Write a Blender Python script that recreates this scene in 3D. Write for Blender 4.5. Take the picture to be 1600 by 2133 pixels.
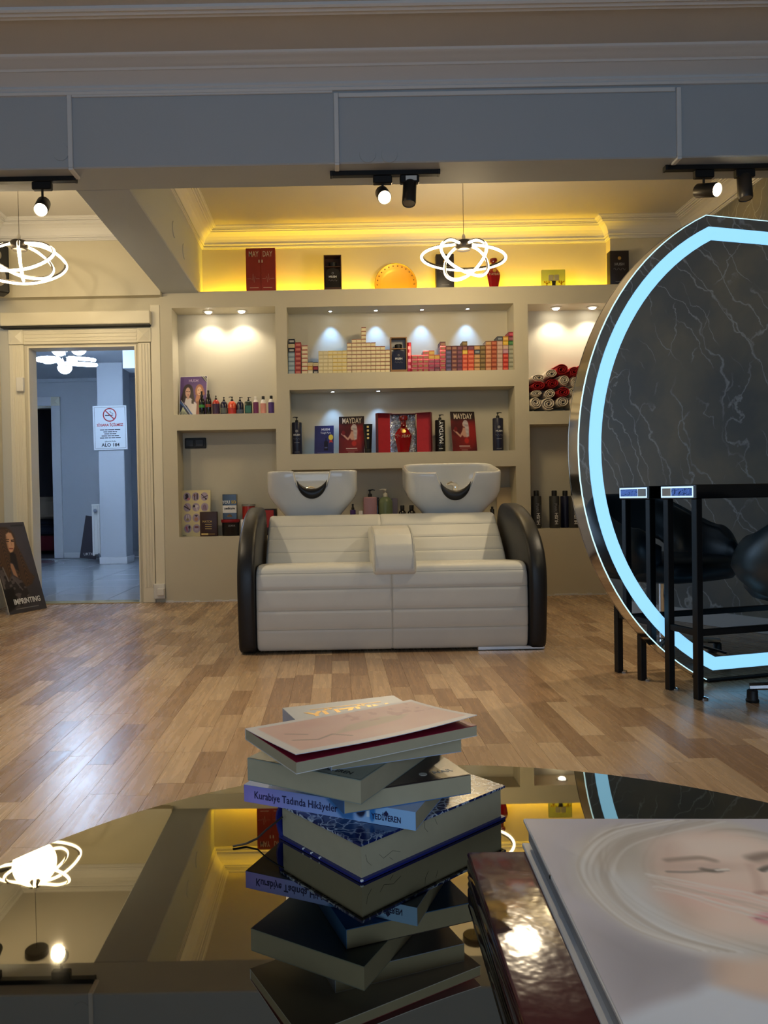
import bpy, bmesh, math, random
import numpy as np
from mathutils import Vector, Matrix, Euler
random.seed(7)
rng = np.random.default_rng(7)
PI = math.pi
for o in list(bpy.data.objects):
    bpy.data.objects.remove(o)
SC = bpy.context.scene
COL = SC.collection
# ------------------------------------------------------------------ camera
FPX, CX, CY, PITCH, ROLL, CAMZ = 1600.0, 697.5, 1066.5, 0.01719, 0.018, 0.80
_f = Vector((0, math.cos(PITCH), -math.sin(PITCH)))
_r0 = Vector((1, 0, 0)); _u0 = Vector((0, math.sin(PITCH), math.cos(PITCH)))
_r = math.cos(ROLL) * _r0 - math.sin(ROLL) * _u0
_u = math.sin(ROLL) * _r0 + math.cos(ROLL) * _u0
CAM = Vector((0, 0, CAMZ))
cd = bpy.data.cameras.new('camera')
cd.sensor_fit = 'VERTICAL'; cd.sensor_height = 24.0
cd.lens = FPX / 2133.0 * 24.0
cd.shift_x = (800 - CX) / 2133.0
cd.shift_y = 0.0
cd.clip_start = 0.02; cd.clip_end = 100
cam = bpy.data.objects.new('camera', cd); COL.objects.link(cam)
cam.matrix_world = Matrix(((_r.x, _u.x, -_f.x, 0), (_r.y, _u.y, -_f.y, 0), (_r.z, _u.z, -_f.z, CAMZ), (0, 0, 0, 1)))
SC.camera = cam
SC.view_settings.view_transform = 'Standard'
SC.view_settings.look = 'None'
SC.view_settings.exposure = 0.42
SC.view_settings.gamma = 1.0
SC.view_settings.use_curve_mapping = False
SC.cycles.max_bounces = 6; SC.cycles.diffuse_bounces = 3; SC.cycles.glossy_bounces = 4; SC.cycles.transmission_bounces = 5
SC.cycles.caustics_reflective = False; SC.cycles.caustics_refractive = False; SC.cycles.sample_clamp_indirect = 6.0
SC.cycles.adaptive_threshold = 0.05

def ray(px, py):
    return _r * ((px - CX) / FPX) + _u * ((CY - py) / FPX) + _f
def P(px, py, D):            # the point of the plane y = D seen at a pixel
    d = ray(px, py); return CAM + d * (D / d.y)
def F(px, py, z=0.0):        # the point of the plane z seen at a pixel
    d = ray(px, py); return CAM + d * ((z - CAMZ) / d.z)
def proj(p):
    q = Vector(p) - CAM
    w = q.dot(_f)
    return CX + FPX * q.dot(_r) / w, CY - FPX * q.dot(_u) / w, w

# ------------------------------------------------------------------ world and daylight
wd = bpy.data.worlds.new('world'); SC.world = wd; wd.use_nodes = True
wd.node_tree.nodes['Background'].inputs[0].default_value = (0.60, 0.74, 1.0, 1)
wd.node_tree.nodes['Background'].inputs[1].default_value = 0.5
def area(name, loc, rot, sx, sy, energy, col, parent=None):
    l = bpy.data.lights.new(name, 'AREA'); l.shape = 'RECTANGLE'; l.size = sx; l.size_y = sy
    l.energy = energy; l.color = col
    o = bpy.data.objects.new(name, l); COL.objects.link(o); o.location = loc; o.rotation_euler = rot
    if parent: o.parent = parent
    return o
def spot(name, loc, target, energy, col, angle, blend=0.5, r=0.02, parent=None):
    l = bpy.data.lights.new(name, 'SPOT'); l.energy = energy; l.color = col
    l.spot_size = angle; l.spot_blend = blend; l.shadow_soft_size = r
    o = bpy.data.objects.new(name, l); COL.objects.link(o); o.location = loc
    o.rotation_euler = (Vector(target) - Vector(loc)).to_track_quat('-Z', 'Y').to_euler()
    if parent: o.parent = parent
    return o
def point(name, loc, energy, col, r=0.05, parent=None):
    l = bpy.data.lights.new(name, 'POINT'); l.energy = energy; l.color = col; l.shadow_soft_size = r
    o = bpy.data.objects.new(name, l); COL.objects.link(o); o.location = loc
    if parent: o.parent = parent
    return o
# daylight through the shop window behind the camera
area('window_daylight', (0.1, -2.45, 1.45), (math.radians(90), 0, 0), 4.4, 2.1, 42, (0.52, 0.74, 1.0))

# ------------------------------------------------------------------ materials
def lin(c):
    return tuple(((x / 12.92) if x <= 0.04045 else ((x + 0.055) / 1.055) ** 2.4) for x in c)
def rgb(*c):
    return lin([x / 255.0 for x in c])
M = {}
def mat(name, c, rough=0.5, metal=0.0, spec=0.5, emit=None, es=0.0, coat=0.0, trans=0.0, ior=1.45, alpha=1.0,
        var=0.0, vs=6.0, bump=0.0, bs=60.0, srgb=True):
    if name in M: return M[name]
    m = bpy.data.materials.new(name); m.use_nodes = True
    nt = m.node_tree; b = nt.nodes['Principled BSDF']
    col = rgb(*c) if srgb else c
    b.inputs['Base Color'].default_value = (*col, 1)
    b.inputs['Roughness'].default_value = rough; b.inputs['Metallic'].default_value = metal
    b.inputs['Specular IOR Level'].default_value = spec; b.inputs['IOR'].default_value = ior
    b.inputs['Coat Weight'].default_value = coat; b.inputs['Coat Roughness'].default_value = 0.08
    b.inputs['Transmission Weight'].default_value = trans; b.inputs['Alpha'].default_value = alpha
    if emit is not None:
        b.inputs['Emission Color'].default_value = (*rgb(*emit), 1); b.inputs['Emission Strength'].default_value = es
    if var or bump:
        g = nt.nodes.new('ShaderNodeNewGeometry')
        n = nt.nodes.new('ShaderNodeTexNoise'); n.inputs['Scale'].default_value = vs; n.inputs['Detail'].default_value = 4
        nt.links.new(g.outputs['Position'], n.inputs['Vector'])
        if var:
            mx = nt.nodes.new('ShaderNodeMix'); mx.data_type = 'RGBA'
            mx.inputs[6].default_value = (*[x * (1 - var) for x in col], 1)
            mx.inputs[7].default_value = (*[min(1, x * (1 + var)) for x in col], 1)
            nt.links.new(n.outputs['Fac'], mx.inputs[0]); nt.links.new(mx.outputs[2], b.inputs['Base Color'])
        if bump:
            n2 = nt.nodes.new('ShaderNodeTexNoise'); n2.inputs['Scale'].default_value = bs; n2.inputs['Detail'].default_value = 3
            nt.links.new(g.outputs['Position'], n2.inputs['Vector'])
            bp = nt.nodes.new('ShaderNodeBump'); bp.inputs['Strength'].default_value = bump; bp.inputs['Distance'].default_value = 0.004
            nt.links.new(n2.outputs['Fac'], bp.inputs['Height']); nt.links.new(bp.outputs['Normal'], b.inputs['Normal'])
    M[name] = m
    return m
def print_mat(rough=0.4, coat=0.0):
    k = 'print_%d_%d' % (rough * 100, coat * 100)
    if k in M: return M[k]
    m = bpy.data.materials.new(k); m.use_nodes = True
    nt = m.node_tree; b = nt.nodes['Principled BSDF']
    a = nt.nodes.new('ShaderNodeVertexColor'); a.layer_name = 'Col'
    nt.links.new(a.outputs['Color'], b.inputs['Base Color'])
    b.inputs['Roughness'].default_value = rough; b.inputs['Coat Weight'].default_value = coat
    b.inputs['Specular IOR Level'].default_value = 0.4
    M[k] = m
    return m

# ------------------------------------------------------------------ mesh building
class MB:
    def __init__(s): s.v = []; s.f = []; s.m = []
    def add(s, verts, faces, m=0, T=None):
        o = len(s.v)
        if T is not None: verts = [T @ Vector(q) for q in verts]
        s.v += [tuple(q) for q in verts]; s.f += [tuple(i + o for i in fc) for fc in faces]
        s.m += [m] * len(faces) if isinstance(m, int) else list(m)
        return s
    def box(s, x0, y0, z0, x1, y1, z1, m=0, T=None):
        v = [(x0, y0, z0), (x1, y0, z0), (x1, y1, z0), (x0, y1, z0), (x0, y0, z1), (x1, y0, z1), (x1, y1, z1), (x0, y1, z1)]
        return s.add(v, [(0, 3, 2, 1), (4, 5, 6, 7), (0, 1, 5, 4), (1, 2, 6, 5), (2, 3, 7, 6), (3, 0, 4, 7)], m, T)
    def rbox(s, x0, y0, z0, x1, y1, z1, r=0.01, seg=2, m=0, T=None):
        bm = bmesh.new(); bmesh.ops.create_cube(bm, size=1)
        for q in bm.verts:
            q.co = Vector(((x0 + x1) / 2 + q.co.x * (x1 - x0), (y0 + y1) / 2 + q.co.y * (y1 - y0), (z0 + z1) / 2 + q.co.z * (z1 - z0)))
        r = min(r, 0.49 * min(abs(x1 - x0), abs(y1 - y0), abs(z1 - z0)))
        bmesh.ops.bevel(bm, geom=bm.edges[:], offset=r, segments=seg, profile=0.5, affect='EDGES')
        bm.verts.index_update()
        s.add([q.co[:] for q in bm.verts], [[q.index for q in fc.verts] for fc in bm.faces], m, T); bm.free()
        return s
    def lathe(s, prof, seg=24, m=0, T=None, sx=1.0, sy=1.0, mi=None):
        v = []; f = []; mm = []
        n = len(prof)
        for i in range(seg):
            a = 2 * PI * i / seg
            for (r, z) in prof: v.append((r * math.cos(a) * sx, r * math.sin(a) * sy, z))
        for i in range(seg):
            j = (i + 1) % seg
            for k in range(n - 1):
                f.append((i * n + k, j * n + k, j * n + k + 1, i * n + k + 1)); mm.append(mi[k] if mi else m)
        if prof[0][0] > 1e-6: f.append(tuple(i * n for i in range(seg))[::-1]); mm.append(mi[0] if mi else m)
        if prof[-1][0] > 1e-6: f.append(tuple(i * n + n - 1 for i in range(seg))); mm.append(mi[-1] if mi else m)
        return s.add(v, f, mm, T)
    def tube(s, pts, r, seg=8, closed=False, m=0, T=None, flat=1.0, cap=True):
        pts = [Vector(q) for q in pts]; n = len(pts); v = []; f = []
        up = None; rr = r if hasattr(r, '__len__') else [r] * n
        for i in range(n):
            if closed: t = pts[(i + 1) % n] - pts[i - 1]
            else: t = pts[min(i + 1, n - 1)] - pts[max(i - 1, 0)]
            t.normalize()
            if up is None:
                up = Vector((0, 0, 1)) if abs(t.z) < 0.9 else Vector((1, 0, 0))
            sd = t.cross(up)
            if sd.length < 1e-6: sd = t.orthogonal()
            sd.normalize(); up = sd.cross(t).normalized()
            for k in range(seg):
                a = 2 * PI * (k + 0.5) / seg
                v.append(pts[i] + sd * (math.cos(a) * rr[i]) + up * (math.sin(a) * rr[i] * flat))
        for i in range(n if closed else n - 1):
            j = (i + 1) % n
            for k in range(seg):
                l = (k + 1) % seg
                f.append((i * seg + k, i * seg + l, j * seg + l, j * seg + k))
        if not closed and cap:
            f.append(tuple(range(seg))[::-1]); f.append(tuple((n - 1) * seg + k for k in range(seg)))
        return s.add(v, f, m, T)
    def prism(s, poly, a, b, axis='y', m=0, T=None):
        n = len(poly)
        def mk(p, t):
            return {'y': (p[0], t, p[1]), 'z': (p[0], p[1], t), 'x': (t, p[0], p[1])}[axis]
        v = [mk(p, a) for p in poly] + [mk(p, b) for p in poly]
        f = [tuple(range(n)), tuple(range(2 * n - 1, n - 1, -1))]
        f += [(i, i + n, (i + 1) % n + n, (i + 1) % n) for i in range(n)]
        return s.add(v, f, m, T)
    def rings(s, R, m=0, closed=True, cap0=True, cap1=True, T=None):   # list of rings of equal length
        n = len(R[0]); v = [q for ring in R for q in ring]; f = []
        for i in range(len(R) - 1):
            for k in range(n if closed else n - 1):
                l = (k + 1) % n
                f.append((i * n + k, i * n + l, (i + 1) * n + l, (i + 1) * n + k))
        if cap0: f.append(tuple(range(n))[::-1])
        if cap1: f.append(tuple((len(R) - 1) * n + k for k in range(n)))
        return s.add(v, f, m, T)
    def mesh(s, name, mats, smooth=None, weld=False):
        me = bpy.data.meshes.new(name)
        me.from_pydata(s.v, [], s.f)
        bm = bmesh.new(); bm.from_mesh(me)
        for fc, k in zip(bm.faces, s.m): fc.material_index = k
        if weld: bmesh.ops.remove_doubles(bm, verts=bm.verts[:], dist=1e-5)
        bmesh.ops.recalc_face_normals(bm, faces=bm.faces[:])
        bm.to_mesh(me); bm.free()
        for q in (mats if isinstance(mats, (list, tuple)) else [mats]): me.materials.append(q)
        if smooth:
            me.polygons.foreach_set('use_smooth', [True] * len(me.polygons))
            me.set_sharp_from_angle(angle=math.radians(smooth))
        me.update()
        return me
    def build(s, name, mats, parent=None, loc=None, smooth=None, weld=False, rot=None):
        return obj(name, s.mesh(name, mats, smooth, weld), parent, loc, rot)
def obj(name, me, parent=None, loc=None, rot=None):
    o = bpy.data.objects.new(name, me); COL.objects.link(o)
    if parent: o.parent = parent
    if loc is not None: o.location = loc
    if rot is not None: o.rotation_euler = rot
    return o
def tag(o, label=None, cat=None, group=None, kind=None):
    if label: o['label'] = label
    if cat: o['category'] = cat
    if group: o['group'] = group
    if kind: o['kind'] = kind
    return o
def thing(name, label, cat, loc=(0, 0, 0), rz=0.0, group=None):
    o = bpy.data.objects.new(name, None); COL.objects.link(o); o.empty_display_size = 0.05
    o.location = loc; o.rotation_euler = (0, 0, rz)
    return tag(o, label, cat, group)
def struct(name, mb, mats, label=None, smooth=None, weld=False, parent=None):
    o = mb.build(name, mats, parent, smooth=smooth, weld=weld)
    if parent is None: tag(o, label, None, None, 'structure')
    return o
def copy_tree(o, parent=None):
    c = o.copy(); COL.objects.link(c); c.parent = parent
    for ch in list(o.children): copy_tree(ch, c)
    return c
def sweep(path, prof, closed=False):        # path: (x, y) points; prof: (out, z); out is to the right of the path
    n = len(path); R = []
    for i in range(n):
        p = Vector(path[i]).to_2d()
        d0 = (p - Vector(path[i - 1])).normalized() if i > 0 else None
        d1 = (Vector(path[i + 1]) - p).normalized() if i < n - 1 else None
        d0 = d0 or d1; d1 = d1 or d0
        n0 = Vector((d0.y, -d0.x)); n1 = Vector((d1.y, -d1.x))
        mt = n0 + n1; mt = mt / max(mt.dot(n0), 0.2)
        R.append([(p.x + mt.x * o_, p.y + mt.y * o_, z_) for (o_, z_) in prof])
    return MB().rings(R, closed=True)
_FONT = {}
def text(s, size, m, parent, loc, rot=(PI / 2, 0, 0), name='lettering', align='CENTER', sx=1.0, ext=0.0004, bold=0.0, shear=0.0, sp=1.0):
    key = (s, align, sx, bold, shear, size, ext, sp, m.name)
    if key not in _FONT:
        cu = bpy.data.curves.new('lettering', 'FONT'); cu.body = s; cu.size = size; cu.align_x = align; cu.align_y = 'CENTER'
        cu.extrude = ext; cu.offset = bold; cu.shear = shear; cu.resolution_u = 2; cu.space_character = sp
        t = bpy.data.objects.new('tmp', cu); COL.objects.link(t)
        dg = bpy.context.evaluated_depsgraph_get()
        me = bpy.data.meshes.new_from_object(t.evaluated_get(dg))
        bpy.data.objects.remove(t); bpy.data.curves.remove(cu)
        me.name = 'lettering'
        me.transform(Matrix.Diagonal((sx, 1, 1, 1)))
        me.materials.clear(); me.materials.append(m)
        _FONT[key] = me
    return obj(name, _FONT[key], parent, loc, rot)

# ------------------------------------------------------------------ painted prints (flat print on real boards)
def smoothstep(a, b, x):
    t = np.clip((x - a) / (b - a), 0, 1); return t * t * (3 - 2 * t)
class Paint:
    def __init__(s, nx, ny, c, asp=1.0):
        s.nx, s.ny, s.asp = nx, ny, asp
        u, v = np.meshgrid(np.linspace(0, 1, nx), np.linspace(0, 1, ny)); s.u = u; s.v = v
        s.c = np.empty(u.shape + (3,)); s.c[:] = np.array(c) / 255.0
    def put(s, mask, c, a=1.0):
        mk = np.clip(mask * a, 0, 1)[..., None]
        c = np.array(c, dtype=float) / 255.0 if not isinstance(c, np.ndarray) else c
        s.c = s.c * (1 - mk) + c * mk
        return s
    def ell(s, cx, cy, rx, ry, soft=0.15, ang=0.0):
        dx, dy = (s.u - cx), (s.v - cy) * s.asp
        ca, sa = math.cos(ang), math.sin(ang)
        x, y = dx * ca + dy * sa, -dx * sa + dy * ca
        d = np.sqrt((x / rx) ** 2 + (y / (ry * s.asp)) ** 2)
        return 1 - smoothstep(1 - soft, 1 + soft, d)
    def poly(s, pts, soft=0.01):
        ins = np.zeros(s.u.shape, bool); dmin = np.full(s.u.shape, 9.0)
        n = len(pts)
        for i in range(n):
            x0, y0 = pts[i]; x1, y1 = pts[(i + 1) % n]
            cond = ((y0 > s.v) != (y1 > s.v))
            with np.errstate(divide='ignore', invalid='ignore'):
                xi = (x1 - x0) * (s.v - y0) / (y1 - y0 if y1 != y0 else 1e-9) + x0
            ins ^= cond & (s.u < xi)
            ex, ey = x1 - x0, (y1 - y0) * s.asp
            t = np.clip(((s.u - x0) * ex + (s.v - y0) * s.asp * ey) / (ex * ex + ey * ey + 1e-12), 0, 1)
            dmin = np.minimum(dmin, np.hypot(s.u - x0 - t * ex, (s.v - y0) * s.asp - t * ey))
        sd = np.where(ins, dmin, -dmin)
        return smoothstep(-soft, soft, sd)
    def line(s, pts, w, soft=0.5):
        dmin = np.full(s.u.shape, 9.0)
        for (x0, y0), (x1, y1) in zip(pts[:-1], pts[1:]):
            ex, ey = x1 - x0, (y1 - y0) * s.asp
            t = np.clip(((s.u - x0) * ex + (s.v - y0) * s.asp * ey) / (ex * ex + ey * ey + 1e-12), 0, 1)
            dmin = np.minimum(dmin, np.hypot(s.u - x0 - t * ex, (s.v - y0) * s.asp - t * ey))
        return 1 - smoothstep(w * (1 - soft), w * (1 + soft), dmin)
    def rect(s, x0, y0, x1, y1, soft=0.004):
        return smoothstep(x0 - soft, x0 + soft, s.u) * (1 - smoothstep(x1 - soft, x1 + soft, s.u)) * smoothstep(y0 - soft, y0 + soft, s.v) * (1 - smoothstep(y1 - soft, y1 + soft, s.v))
    def noise(s, sx, sy, seed=0):
        g = np.random.default_rng(seed).random((int(sy) + 3, int(sx) + 3))
        x = s.u * sx; y = s.v * sy; i = x.astype(int); j = y.astype(int); fx = x - i; fy = y - j
        fx = fx * fx * (3 - 2 * fx); fy = fy * fy * (3 - 2 * fy)
        return (g[j, i] * (1 - fx) + g[j, i + 1] * fx) * (1 - fy) + (g[j + 1, i] * (1 - fx) + g[j + 1, i + 1] * fx) * fy
    def mesh(s, name, w, h, m, flat=False):
        x = (s.u - 0.5) * w
        if flat: co = np.stack([x, (s.v - 0.5) * h, np.zeros_like(x)], -1)
        else: co = np.stack([x, np.zeros_like(x), s.v * h], -1)
        nx, ny = s.nx, s.ny
        a = (np.arange(ny - 1)[:, None] * nx + np.arange(nx - 1)[None, :]).ravel()
        fc = np.stack([a, a + 1, a + nx + 1, a + nx], -1)
        me = bpy.data.meshes.new(name); me.from_pydata(co.reshape(-1, 3).tolist(), [], fc.tolist())
        at = me.color_attributes.new('Col', 'FLOAT_COLOR', 'POINT')
        c = np.clip(s.c, 0, 1); l = np.where(c <= 0.04045, c / 12.92, ((c + 0.055) / 1.055) ** 2.4)
        at.data.foreach_set('color', np.concatenate([l, np.ones(l.shape[:2] + (1,))], -1).ravel().astype(np.float32))
        me.materials.append(m); me.update()
        return me
# ================================================================== the room
XL, XR, YF = -2.60, 2.85, -2.60
BF, BB, BZ = 3.80, 4.07, 2.445          # cross beam front, back, underside
SX0, SX1 = -1.335, -1.045               # side beam
WB, ZC, ZF = 6.30, 3.00, 2.90           # rear wall, rear ceiling, front ceiling
SH = 6.10                               # front of the niche wall
m_wall = mat('wall_paint', (212, 205, 184), 0.65, var=0.03, vs=2.5, bump=0.06, bs=90)
m_ceil = mat('ceiling_paint', (206, 203, 200), 0.75, var=0.03, vs=1.5, bump=0.05, bs=70)
m_beam = mat('beam_paint', (182, 188, 195), 0.6, var=0.03, vs=2.0, bump=0.08, bs=120)
m_trim = mat('moulding_white', (226, 226, 228), 0.5, bump=0.04, bs=60)
m_case = mat('door_casing_cream', (236, 229, 208), 0.4, var=0.02)
m_black = mat('black_metal', (22, 22, 24), 0.45, 0.3)
m_blackp = mat('black_plastic', (20, 20, 21), 0.5)
m_white = mat('white_plastic', (232, 230, 225), 0.4)
m_chrome = mat('chrome', (225, 225, 228), 0.08, 1.0)
m_shelf = mat('shelf_plaster', (210, 203, 182), 0.6, var=0.03, vs=3, bump=0.07, bs=80)

# right wall: dark slate marble wallpaper with pale veins
def marble():
    m = bpy.data.materials.new('marble_wallpaper'); m.use_nodes = True; nt = m.node_tree; b = nt.nodes['Principled BSDF']
    N = nt.nodes.new; L = nt.links.new
    g = N('ShaderNodeNewGeometry')
    wn = N('ShaderNodeTexNoise'); wn.inputs['Scale'].default_value = 7.0; wn.inputs['Detail'].default_value = 3
    L(g.outputs['Position'], wn.inputs['Vector'])
    sc = N('ShaderNodeVectorMath'); sc.operation = 'MULTIPLY_ADD'; sc.inputs[1].default_value = (0.16,) * 3
    L(wn.outputs['Color'], sc.inputs[0]); L(g.outputs['Position'], sc.inputs[2])
    def noise(scale, detail, loc=(0, 0, 0)):
        mp = N('ShaderNodeMapping'); mp.inputs['Location'].default_value = loc; L(g.outputs['Position'], mp.inputs['Vector'])
        n = N('ShaderNodeTexNoise'); n.inputs['Scale'].default_value = scale; n.inputs['Detail'].default_value = detail; L(mp.outputs[0], n.inputs['Vector'])
        return n.outputs['Fac']
    def op(o_, a, b=None):
        m_ = N('ShaderNodeMath'); m_.operation = o_
        for k, q in enumerate((a, b)):
            if q is None: continue
            if isinstance(q, (int, float)): m_.inputs[k].default_value = q
            else: L(q, m_.inputs[k])
        return m_.outputs[0]
    sp_ = N('ShaderNodeSeparateXYZ'); L(g.outputs['Position'], sp_.inputs[0])
    def veins(dy, dz, warp, fine, thick, seed, lo, hi):
        # evenly spread wavering lines along one direction, broken up by a mask
        t = op('ADD', op('MULTIPLY', sp_.outputs['Y'], dy), op('MULTIPLY', sp_.outputs['Z'], dz))
        t = op('ADD', t, op('MULTIPLY', noise(1.1, 2, (seed, seed * 2, seed)), warp))
        t = op('ADD', t, op('MULTIPLY', noise(7.5, 4, (seed * 3, seed, 2)), fine))
        d = op('ABSOLUTE', op('SUBTRACT', op('FRACT', t), 0.5))
        w_ = op('MULTIPLY', noise(3.5, 2, (seed, 9, seed)), thick)
        ln = N('ShaderNodeMapRange'); ln.inputs[1].default_value = 0.0; ln.inputs[3].default_value = 1.0; ln.inputs[4].default_value = 0.0
        L(d, ln.inputs[0]); L(w_, ln.inputs[2])
        ms = N('ShaderNodeMapRange'); ms.inputs[1].default_value = lo; ms.inputs[2].default_value = hi; L(noise(2.2, 3, (3, seed, seed * 4)), ms.inputs[0])
        return N('ShaderNodeMath') if False else type('o', (), {'outputs': [op('MULTIPLY', ln.outputs[0], ms.outputs[0])]})
    v1 = veins(4.2, 2.3, 3.4, 0.75, 0.075, 1.0, .40, .52)
    v2 = veins(3.4, -1.2, 3.8, 0.80, 0.060, 7.3, .47, .56)
    v3 = veins(6.5, 4.4, 4.0, 1.0, 0.070, 13.1, .45, .55)
    mx = N('ShaderNodeMath'); mx.operation = 'MAXIMUM'; L(v1.outputs[0], mx.inputs[0]); L(v2.outputs[0], mx.inputs[1])
    mx2 = N('ShaderNodeMath'); mx2.operation = 'MAXIMUM'; L(mx.outputs[0], mx2.inputs[0]); L(v3.outputs[0], mx2.inputs[1])
    cl = N('ShaderNodeTexNoise'); cl.inputs['Scale'].default_value = 2.4; cl.inputs['Detail'].default_value = 6; L(sc.outputs[0], cl.inputs['Vector'])
    cr = N('ShaderNodeValToRGB'); cr.color_ramp.elements[0].color = (*rgb(120, 122, 122), 1); cr.color_ramp.elements[0].position = 0.36
    cr.color_ramp.elements[1].color = (*rgb(154, 147, 132), 1); cr.color_ramp.elements[1].position = 0.68
    L(cl.outputs['Fac'], cr.inputs[0])
    mc = N('ShaderNodeMix'); mc.data_type = 'RGBA'; mc.inputs[7].default_value = (*rgb(212, 216, 222), 1)
    mf = N('ShaderNodeMath'); mf.operation = 'MULTIPLY'; mf.inputs[1].default_value = 0.75; L(mx2.outputs[0], mf.inputs[0])
    L(mf.outputs[0], mc.inputs[0]); L(cr.outputs[0], mc.inputs[6]); L(mc.outputs[2], b.inputs['Base Color'])
    b.inputs['Roughness'].default_value = 0.5
    return m
m_marble = marble()

# ---- floor of laminate strips
def wood(name, island):
    m = bpy.data.materials.new(name); m.use_nodes = True; nt = m.node_tree; b = nt.nodes['Principled BSDF']
    N = nt.nodes.new; L = nt.links.new
    g = N('ShaderNodeNewGeometry'); oi = N('ShaderNodeObjectInfo')
    rnd = g.outputs['Random Per Island'] if island else oi.outputs['Random']
    cr = N('ShaderNodeValToRGB'); e = cr.color_ramp.elements
    e[0].position = 0.0; e[0].color = (*rgb(152, 121, 92), 1); e[1].position = 1.0; e[1].color = (*rgb(199, 171, 138), 1)
    for p_, c_ in ((0.2, (162, 131, 101)), (0.45, (180, 149, 116)), (0.7, (188, 158, 125))):
        k = e.new(p_); k.color = (*rgb(*c_), 1)
    L(rnd, cr.inputs[0])
    off = N('ShaderNodeMath'); off.operation = 'MULTIPLY'; off.inputs[1].default_value = 37.0; L(rnd, off.inputs[0])
    cb = N('ShaderNodeCombineXYZ'); L(off.outputs[0], cb.inputs[0]); L(off.outputs[0], cb.inputs[1])
    ad = N('ShaderNodeVectorMath'); ad.operation = 'ADD'; L(g.outputs['Position'], ad.inputs[0]); L(cb.outputs[0], ad.inputs[1])
    mp = N('ShaderNodeMapping'); mp.inputs['Scale'].default_value = (60, 3.5, 1); L(ad.outputs[0], mp.inputs['Vector'])
    n = N('ShaderNodeTexNoise'); n.inputs['Scale'].default_value = 1.0; n.inputs['Detail'].default_value = 5; n.inputs['Distortion'].default_value = 0.6
    L(mp.outputs[0], n.inputs['Vector'])
    mr = N('ShaderNodeMapRange'); mr.inputs[1].default_value = 0.3; mr.inputs[2].default_value = 0.7; mr.inputs[3].default_value = 0.84; mr.inputs[4].default_value = 1.1
    L(n.outputs['Fac'], mr.inputs[0])
    mu = N('ShaderNodeVectorMath'); mu.operation = 'SCALE'; L(cr.outputs[0], mu.inputs[0]); L(mr.outputs[0], mu.inputs['Scale'])
    L(mu.outputs[0], b.inputs['Base Color'])
    rr = N('ShaderNodeMapRange'); rr.inputs[3].default_value = 0.20; rr.inputs[4].default_value = 0.34; L(n.outputs['Fac'], rr.inputs[0]); L(rr.outputs[0], b.inputs['Roughness'])
    bp = N('ShaderNodeBump'); bp.inputs['Strength'].default_value = 0.08; bp.inputs['Distance'].default_value = 0.002
    L(n.outputs['Fac'], bp.inputs['Height']); L(bp.outputs['Normal'], b.inputs['Normal'])
    return m
m_wood = wood('laminate_strip', False); m_wood2 = wood('laminate_strips_rest', True)
floor = struct('floor', MB().box(XL, YF, -0.06, XR, 6.13, -0.0025), mat('floor_joint', (92, 68, 48), 0.6), 'warm brown laminate strip floor of the salon')
PW, GAP = 0.083, 0.0006
TC, TR = Vector((0.142, 0.542)), 0.614          # round coffee table
strips = []
ncol = int(math.ceil((XR - XL) / PW))
for i in range(ncol):
    x0 = XL + i * PW; x1 = min(x0 + PW, XR)
    y = YF - random.uniform(0, 0.4)
    while y < 6.13:
        y1 = y + random.choice((0.27, 0.36, 0.42, 0.48, 0.56))
        a, b_ = max(y, YF), min(y1, 6.13)
        if b_ - a > 0.02: strips.append((x0, a, x1, b_))
        y = y1
def strip_area(s):
    cx_, cy_ = (s[0] + s[2]) / 2, (s[1] + s[3]) / 2
    if cy_ < 0.9: return 0
    px, py, w = proj((cx_, cy_, 0))
    if not (-20 < px < 1620 and py < 2150): return 0
    q = F(px, py, 0.395)
    if (Vector((q.x, q.y)) - TC).length < TR: return 0          # behind the coffee table
    if -0.5 < cx_ < 1.05 and cy_ > 3.95: return 0               # under and behind the wash unit
    return (s[2] - s[0]) * (s[3] - s[1]) / w ** 3
order = sorted(strips, key=strip_area, reverse=True)
_pm = {}
for s_ in order[:290]:
    w_, l_ = round(s_[2] - s_[0] - GAP, 4), round(s_[3] - s_[1] - GAP, 3)
    if (w_, l_) not in _pm:
        _pm[(w_, l_)] = MB().rbox(-w_ / 2, -l_ / 2, -0.0024, w_ / 2, l_ / 2, 0, 0.0004, 1).mesh('plank', m_wood)
    obj('plank', _pm[(w_, l_)], floor, ((s_[0] + s_[2]) / 2, (s_[1] + s_[3]) / 2, 0))
mb = MB()
for s_ in order[290:]:
    mb.box(s_[0] + GAP / 2, s_[1] + GAP / 2, -0.0024, s_[2] - GAP / 2, s_[3] - GAP / 2, 0)
tag(mb.build('distant_planks', m_wood2, floor), kind='stuff')

# ---- walls
struct('wall_left', MB().box(XL - 0.1, YF, 0, XL, 6.04, 3.05), m_wall, 'plain pale wall beside the doorway and leaning poster')
struct('wall_right', MB().box(XR, YF, 0, XR + 0.1, 6.45, 3.05), m_marble, 'dark grey marble wallpaper wall with pale veins')
struct('baseboard_right', MB().box(XR - 0.014, YF, 0, XR, 6.10, 0.085), m_trim, 'white baseboard along the marble wall')
struct('baseboard_left', MB().box(XL, YF, 0, XL + 0.012, 5.9, 0.07), m_case)
# door wall with opening
DX0, DX1, DZ, DY = -2.42, -1.553, 2.052, 6.12
mb = MB()
mb.box(XL - 0.1, DY, 0, DX0, DY + 0.14, 2.42).box(DX1, DY, 0, -1.355, DY + 0.14, 2.42).box(DX0, DY, DZ, DX1, DY + 0.14, 2.42)
struct('wall_door', mb, m_wall, 'pale wall around the doorway to the blue-lit hall')
struct('wall_lintel', MB().box(XL - 0.1, 6.04, 2.42, SX0, 6.26, 3.05), m_wall, 'pale wall strip above the doorway')
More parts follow.
